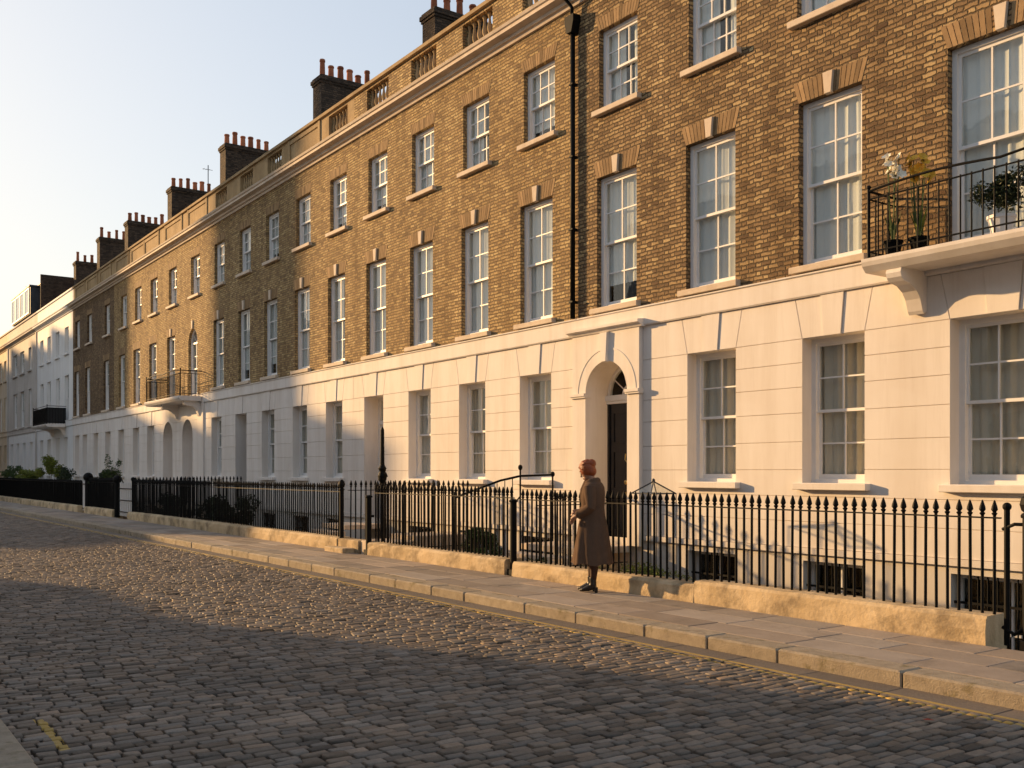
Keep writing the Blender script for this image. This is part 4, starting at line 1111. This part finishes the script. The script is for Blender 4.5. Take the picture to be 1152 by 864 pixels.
# ------------------------------------------------------------------ the woman
def person():
    ox,oy=-10.04,8.42
    root=thing('person','woman in long brown tweed coat with auburn pinned-up hair, head bowed, standing beside railings','person',(ox,oy,0))
    f=Vector((-.86,-.51,0)).normalized(); s=Vector((f.y,-f.x,0))   # s = her right... kept consistent below
    cam_side=1 if s.dot(Vector((-ox,-oy,0)))>0 else -1
    s=s*cam_side      # s points to the camera side
    def W(a,b,z): return (ox+f.x*a+s.x*b, oy+f.y*a+s.y*b, z)
    def wv(a,b,z): return Vector(W(a,b,z))
    skin,nt,b=newmat('skin',.5,.35); 
    nt.links.new(mix(nt,noise(nt,worldpos(nt),30,3),(.30,.16,.10),(.38,.21,.14)),b.inputs['Base Color'])
    # --- body: one surface
    B=MB()
    Rf=Matrix((( f.x,s.x,0),(f.y,s.y,0),(0,0,1)))
    til=Matrix.Rotation(R(28),3,'Y')
    RH=Rf@til
    hc=wv(.075,0,1.585)
    B.ell(hc,(.088,.072,.112),20,14,rot=RH)
    def H(a,b_,c): return tuple(hc+RH@Vector((a,b_,c)))
    B.ell(H(.03,0,-.075),(.055,.05,.045),12,8,rot=RH)           # jaw
    B.tube([H(.078,0,.02),H(.098,0,-.012),H(.112,0,-.03),H(.09,0,-.045)],[.008,.011,.013,.006],8)   # nose
    B.tube([H(.087,-.022,-.066),H(.095,0,-.064),H(.087,.022,-.066)],[.004,.008,.004],6)         # lips
    B.tube([H(.085,-.024,-.077),H(.092,0,-.078),H(.085,.024,-.077)],[.004,.007,.004],6)
    B.ell(H(.078,0,-.105),(.018,.022,.016),8,6)                # chin
    for sg in (-1,1):
        B.ell(H(-.005,sg*.072,-.015),(.02,.010,.032),8,6,rot=RH)   # ears
        B.tube([H(.07,sg*.05,.028),H(.086,sg*.03,.034),H(.09,sg*.012,.028)],[.006,.008,.006],6)  # brow
    B.tube([wv(-.02,0,1.36),wv(0,0,1.45),wv(.035,0,1.53)],[.07,.052,.05],12)
    B.tube([wv(0,0,.85),wv(-.01,0,1.0),wv(-.01,0,1.2),wv(-.01,0,1.35),wv(-.015,0,1.44)],[(.13,.14),(.10,.12),(.11,.14),(.08,.12),(.045,.06)],14)
    legs=[(-.03,.085,.10),(.045,-.06,.20)]
    for la,lb,_ in ((-.035,.09,0),(.05,-.07,0)):
        B.tube([wv(la*.4,lb*.9,.88),wv(la*.6+.01,lb,.5),wv(la-.015,lb,.30),wv(la-.005,lb,.12)],[.085,.055,.052,.036],12)
    def arm(side,elbow,wrist):
        sh=wv(-.01,side*.150,1.345)
        B.tube([sh,elbow,wrist],[.036,.034,.025],10)
    # hands with fingers
    def hand(wr,dirv,up,side):
        d=dirv.normalized(); u=(up-d*up.dot(d)).normalized(); w=d.cross(u)
        B.tube([wr-d*.02,wr+d*.035,wr+d*.08],[(.020,.026),(.017,.036),(.013,.036)],10)
        for k,(o,l) in enumerate(((-.028,.062),(-.010,.072),(.009,.068),(.026,.054))):
            p0=wr+d*.065+w*o; p1=p0+d*l*.45-u*.010; p2=p1+d*l*.25-u*l*.3; p3=p2-u*l*.28-d*l*.05
            B.tube([p0,p1,p2,p3],[.0092,.0088,.008,.0065],7)
        p0=wr+d*.02-w*.026; B.tube([p0,p0+d*.03-w*.022-u*.006,p0+d*.055-w*.018-u*.02],[.011,.010,.0075],7)
    en=wv(-.05,.205,1.115); wn=wv(.15,.155,1.005)
    ef=wv(-.01,-.21,1.12); wf=wv(.19,-.08,1.06)
    arm(1,en,wn); arm(-1,ef,wf)
    hand(wn+(wn-en).normalized()*.03,(wn-en)+Vector((0,0,-.05)),Vector((0,0,1)),1)
    hand(wf+(wf-ef).normalized()*.03,(wf-ef),Vector((0,0,1)),-1)
    body=part('body',B,skin,root)
    m=body.modifiers.new('r','REMESH'); m.mode='VOXEL'; m.voxel_size=.0052; m.use_smooth_shade=True
    m=body.modifiers.new('s','SMOOTH'); m.iterations=2; m.factor=.4
    # eyes closed lashes: looking down
    E_=MB()
    for sg in (-1,1): E_.tube([H(.080,sg*.043,.004),H(.089,sg*.03,-.004),H(.089,sg*.016,.0)],.0032,6)
    dk,_,bb=newmat('lash',.6,.3); bb.inputs['Base Color'].default_value=(.02,.012,.01,1)
    part('eyelash',E_,dk,root)
    # --- hair
    hm,nt,b=newmat('auburn_hair',.45,.45)
    nt.links.new(mix(nt,noise(nt,vscale(nt,worldpos(nt),(8,8,60)),2,4),(.15,.028,.008),(.42,.095,.022)),b.inputs['Base Color'])
    bump(nt,b,noise(nt,vscale(nt,worldpos(nt),(10,10,80)),3,4),.5,.01)
    Hr=MB(); Hr.ell(H(-.022,0,.024),(.106,.096,.118),22,16,rot=RH); Hr.ell(H(-.05,0,-.03),(.07,.078,.075),16,10,rot=RH)
    Hr.ell(H(-.10,0,.055),(.062,.066,.060),14,10,rot=RH)       # bun
    Hr.ell(H(.012,0,.072),(.066,.076,.060),14,10,rot=RH)
    g=random.Random(5)
    for k in range(60):
        a=g.uniform(0,6.28); rr=g.uniform(.02,.055)
        p=[(lambda az,el: H(-.028+.106*math.cos(az)*math.cos(el),.097*math.sin(az)*math.cos(el),.035+.108*math.sin(el)))(a+t,.25+k*.018+.15*math.sin(t*2+k)) for t in (0,.35,.7,1.05)] if math.cos(a+.5)<.55 or k>30 else [H(-.1,0,.06),H(-.11,.02,.08),H(-.12,.03,.06)]
        Hr.tube(p,[.003,.006,.006,.002][:len(p)],6)
    for k in range(16):
        sg=g.choice((-1,1)); Hr.tube([H(.05+g.uniform(-.02,.02),sg*.05,.085),H(.02,sg*.078,.04),H(-.03,sg*.078,.0+g.uniform(-.03,.02)),H(-.07,sg*.05,-.03)],[.01,.012,.012,.006],6)
    hr=part('hair',Hr,hm,root)
    m=hr.modifiers.new('r','REMESH'); m.mode='VOXEL'; m.voxel_size=.0045; m.use_smooth_shade=True
    # --- coat
    cm,nt,b=newmat('brown_tweed',.95,.1)
    pos=worldpos(nt); w1=noise(nt,pos,420,2,.8); w2=noise(nt,pos,9,4)
    c=mix(nt,w1,(.055,.035,.025),(.18,.118,.082)); c=mix(nt,.5,c,ramp(nt,w2,[(.3,(.75,.72,.7)),(.7,(1.15,1.1,1.05))]),'MULTIPLY')
    nt.links.new(c,b.inputs['Base Color']); bump(nt,b,w1,.6,.003)
    Cn=MB(); rows=[(.365,.0,.265,.235),(.50,.0,.245,.225),(.68,-.0,.22,.205),(.86,-.005,.19,.19),(1.0,-.008,.158,.172),(1.10,-.01,.145,.172),(1.20,-.012,.147,.185),(1.30,-.015,.145,.198),(1.37,-.02,.13,.198),(1.415,-.022,.108,.170),(1.445,-.02,.085,.115),(1.475,-.012,.07,.08)]
    n=72; b0=len(Cn.v); ins=.022
    def ring(z,cf,rf,rs,sh):
        for k in range(n):
            a=2*math.pi*k/n; fold=max(0,(1.05-z)/.7)
            m_=1+fold*(.06*math.sin(a*7+.6+z*.8)+.035*math.sin(a*12+z*3)+.03*math.sin(a*3+z*5))
            if z<1.3:   # front overlap edge
                da=math.atan2(math.sin(a-.30),math.cos(a-.30)); m_+= .035*(1/(1+math.exp(-da*60)))*(1 if 0<da<1.0 else 0)*(1-max(0,min(1,da)))
            zz=z+(.012*math.sin(a*5+1) if z<.4 else 0)
            Cn.v.append(W(cf+(rf-sh)*m_*math.cos(a),(rs-sh)*m_*math.sin(a),zz)); Cn.c.append(None)
    for z,cf,rf,rs in rows: ring(z,cf,rf,rs,0)
    for z,cf,rf,rs in reversed(rows): ring(z,cf,rf,rs,ins)
    tot=2*len(rows)
    for i in range(tot):
        for k in range(n):
            j=(i+1)%tot
            Cn.f.append((b0+i*n+k,b0+i*n+(k+1)%n,b0+j*n+(k+1)%n,b0+j*n+k)); Cn.mi.append(0)
    for side,e,w in ((1,en,wn),(-1,ef,wf)):
        sh=wv(-.015,side*.150,1.375); mid=(sh+e)/2+Vector((0,0,0))
        wr=e+(w-e)*.93
        Cn.tube([sh+Vector((0,0,.01)),sh+(e-sh)*.3,sh+(e-sh)*.65,e,e+(wr-e)*.35,e+(wr-e)*.7,wr],[(.078,.082),(.078,.078),(.070,.068),.068,.060,.054,.056],16)
        cu=e+(w-e)*.80; Cn.tube([cu,e+(w-e)*.97],[.059,.061],16)
    # collar and lapels
    for k in range(17):
        a=math.pi*(.25+1.5*k/16) if k<17 else 0
    col=[wv(.085*math.cos(a),.105*math.sin(a),1.445+.03*(-math.cos(a))) for a in [R(40+280*k/16) for k in range(17)]]
    Cn.tube(col,[(.016,.034)]*17,8)
    Cn.tube([wv(.075,.06,1.45),wv(.125,.055,1.33),wv(.150,.03,1.18)],[(.012,.03),(.014,.042),(.010,.012)],8)
    Cn.tube([wv(.075,-.06,1.45),wv(.125,-.05,1.33),wv(.150,-.02,1.18)],[(.012,.03),(.014,.042),(.010,.012)],8)
    # pocket flap on camera side
    Cn.tube([wv(.10,.150,.93),wv(.02,.185,.905)],[(.012,.03),(.012,.03)],8)
    coat=part('coat',Cn,cm,root)
    m=coat.modifiers.new('r','REMESH'); m.mode='VOXEL'; m.voxel_size=.0065; m.use_smooth_shade=True
    m=coat.modifiers.new('s','SMOOTH'); m.iterations=3; m.factor=.5
    bt,_,bb=newmat('black_button',.3,.5); bb.inputs['Base Color'].default_value=(.02,.014,.01,1)
    for z in (1.12,1.0,.88):
        q=wv(.17 if z<1.05 else .155,.045,z); part('button',MB().ell(q,(.012,.012,.012),8,6),bt,coat)
    # tights
    tm,_,bb=newmat('dark_brown_tights',.6,.3); bb.inputs['Base Color'].default_value=(.05,.018,.010,1)
    T=MB()
    for la,lb in ((-.035,.09),(.05,-.07)):
        T.tube([wv(la*.5+.01,lb,.60),wv(la*.6+.01,lb,.48),wv(la-.018,lb,.32),wv(la-.012,lb,.22),wv(la-.004,lb,.13)],[.064,.060,.058,.046,.040],14)
    part('tights',T,tm,root,smooth=True)
    # boots
    bm_,_,bb=newmat('black_leather',.35,.5); bb.inputs['Base Color'].default_value=(.014,.010,.009,1)
    for la,lb in ((-.035,.09),(.05,-.07)):
        Bo=MB()
        Bo.tube([wv(la-.002,lb,.20),wv(la-.006,lb,.13),wv(la-.004,lb,.095)],[.046,.045,.047],14)
        Bo.tube([wv(la-.045,lb,.085),wv(la+.01,lb,.082),wv(la+.07,lb,.055),wv(la+.13,lb,.034),wv(la+.175,lb,.028)],[(.030,.036),(.040,.050),(.042,.040),(.043,.028),(.022,.018)],14)
        Bo.tube([wv(la-.045,lb,.07),wv(la-.05,lb,.0)],[.028,.021],10)
        Bo.box(0,0,0,0,0,0) if False else None
        bo=part('boot',Bo,bm_,root)
        m=bo.modifiers.new('r','REMESH'); m.mode='VOXEL'; m.voxel_size=.005; m.use_smooth_shade=True
    return root
person()

# ------------------------------------------------------------------ the opposite side of the street, plus unseen blocks added to cast the shade
K=2.45; HD=math.hypot(K,1); sun_h=Vector((-K,-1,0))/HD
def opp_house(label,x0,x1,y1,h,depth,mat='stucco_white',win=True,group='houses on the opposite side'):  # pale walls picked to bounce fill light into the street
    root=thing('opposite_house',label,'house',((x0+x1)/2,y1,0),group)
    mb=MB().box(x0,x1,y1-depth,y1,-.01,h); part('wall',mb,M[mat],root)
    part('roof',MB().prism_x([(y1-.3,h),(y1-depth/2,h+1.6),(y1-depth+.3,h)],x0+.05,x1-.05),M['slate'],root)
    part('cornice',MB().box(x0-.0,x1+.0,y1-.2,y1+.2,h-.6,h-.35),M['stone'],root)
    if win:
        x=x0+1.3
        while x<x1-1:
            for z,hh in ((1.2,2.0),(4.5,2.2),(7.9,1.5)):
                if z+hh<h-.8:
                    f=MB(); f.box(x-.55,x+.55,y1+.002,y1+.05,z-.06,z+hh+.06)
                    w=part('window',f,M['frame'],root,(x,y1,z)); part('pane',MB().box(x-.47,x+.47,y1+.052,y1+.06,z,z+hh),M['panel_black'],w)
            x+=2.3
    return root
for a,b in ((-29.9,-20.5),(-20.5,-11.5),(-11.5,-2.5),(-2.5,7)):
    opp_house('opposite pale house starting %d metres along the near side'%int(-a+.5) if False else {-29.9:'pale house at the corner of the side street on the near side',-20.5:'second pale house from the near side street corner',-11.5:'third pale house on the near side, behind the viewer',-2.5:'fourth pale house on the near side, right of the viewer'}[a],a,b,-4.0,11.4,8)
solo('shade_wall',MB().box(-33.6,-29.9,-4.6,-4.0,-.01,4.1),M['brick_old'],(-31.7,-4,0),'unseen brick wall added to cast the notch in the road shadow','garden wall')  # unseen wall, sized to cast the notch in the road shadow
def block(label,xl,xr,h,depth,set_=0,mat='brick_old',prof=None):
    """building behind the near pavement, its party walls parallel to the sun's rays; spans xl..xr on the line Y=-4"""
    n=Vector((-1/HD,K/HD,0))*-1    # towards +x along the perpendicular
    n=Vector((1,-K,0))/HD
    o=Vector((xl,-4,0))+sun_h*set_
    w=(xr-xl)/HD
    root=thing('shade_block',label,'house',tuple(o),'unseen blocks added for shade')  # unseen blocker, height and span set for its shadow on street and facade
    def box(u0,u1,v0,v1,z0,z1,name,m):
        P=lambda u,v,z: tuple(o+n*u+sun_h*v+Vector((0,0,z)))
        mb=MB().add([P(u0,v0,z0),P(u1,v0,z0),P(u1,v1,z0),P(u0,v1,z0),P(u0,v0,z1),P(u1,v0,z1),P(u1,v1,z1),P(u0,v1,z1)],[(3,2,1,0),(4,5,6,7),(0,1,5,4),(1,2,6,5),(2,3,7,6),(3,0,4,7)])
        return part(name,mb,m,root)
    box(0,w,0,depth,-.01,h-.3,'wall',M[mat]); box(-.0,w+.0,-.1,depth,h-.3,h,'coping',M['stone'])
    if w>2:
        k=.9
        while k<w-.7:
            z=1.3
            while z+2<h-.6:
                wn=box(k-.45,k+.45,-.04,-.002,z,z+1.8,'window',M['panel_black']); z+=3.2
            k+=1.7
    return root
block('low unseen brick block added to shade the far road',-54,-43.4,6.5,8,mat='brick_old')
block('second-lowest unseen brick shade block, left of the low one',-58.2,-54,8.6,8)
block('narrow unseen brick shade block with a stone coping',-63.4,-58.2,11.9,8)
block('tall dark unseen block added to shade the facade',-71.0,-63.4,25,8,mat='brick_dark')
block('unseen brick shade block, left of the tall dark one',-76.5,-71.0,12.6,8)
block('second unseen brick shade block left of the tall dark one',-81.5,-76.5,12.8,8)
block('tall unseen brick shade block, first bay',-87.5,-81.5,21.5,8)
block('tall unseen brick shade block, second bay',-92.8,-87.5,21.0,8)
block('tall unseen brick shade block, third bay',-98.5,-92.8,18.4,8)
block('tall unseen brick shade block, fourth bay',-104.5,-98.5,18.2,8)
block('tall unseen brick shade block, fifth bay',-112,-104.5,18.6,8)
block('tall unseen brick shade block, last bay',-122,-112,19.0,8)

# ------------------------------------------------------------------ light, sky, camera
EL=R(12)
sd=bpy.data.lights.new('sun','SUN'); sd.energy=2.2; sd.angle=R(.8); sd.color=(.90,.56,.25)
so=bpy.data.objects.new('sun',sd); COL.objects.link(so)
dv=Vector((K/HD*math.cos(EL),1/HD*math.cos(EL),-math.sin(EL))); so.rotation_euler=dv.to_track_quat('-Z','Y').to_euler(); so.location=(-30,-20,30)
w=bpy.data.worlds.new('World'); scn.world=w; w.use_nodes=True; nt=w.node_tree
sky=N(nt,'ShaderNodeTexSky',sky_type='NISHITA'); sky.sun_disc=False; sky.sun_elevation=EL; sky.sun_rotation=math.atan2(-K,-1)
sky.air_density=1.0; sky.dust_density=2.0; sky.ozone_density=1.2; sky.altitude=20
bg=nt.nodes['Background']; lum=N(nt,'ShaderNodeRGBToBW'); nt.links.new(sky.outputs[0],lum.inputs[0])
pale=mix(nt,1,lum.outputs[0],(1.0,.985,.98),'MULTIPLY')
soft=mth(nt,'DIVIDE',1.0,mth(nt,'ADD',1.0,mth(nt,'MULTIPLY',lum.outputs[0],.46)))
nt.links.new(mix(nt,1,mix(nt,.5,sky.outputs[0],pale),soft,'MULTIPLY'),bg.inputs[0]); bg.inputs[1].default_value=.15
cd=bpy.data.cameras.new('camera'); co=bpy.data.objects.new('camera',cd); COL.objects.link(co)
cd.lens=35.0; cd.sensor_width=36; cd.clip_end=5000; cd.shift_y=99/1152
co.location=(0,0,1.57)
fwd=Vector((-.8154,.5788,0)); co.rotation_euler=fwd.to_track_quat('-Z','Y').to_euler()
scn.camera=co
vs=scn.view_settings; vs.view_transform='Standard'; vs.look='None'; vs.gamma=1; vs.exposure=2.0
scn.render.engine='CYCLES'; scn.cycles.max_bounces=6; scn.cycles.transparent_max_bounces=12; scn.cycles.caustics_reflective=False; scn.cycles.caustics_refractive=False
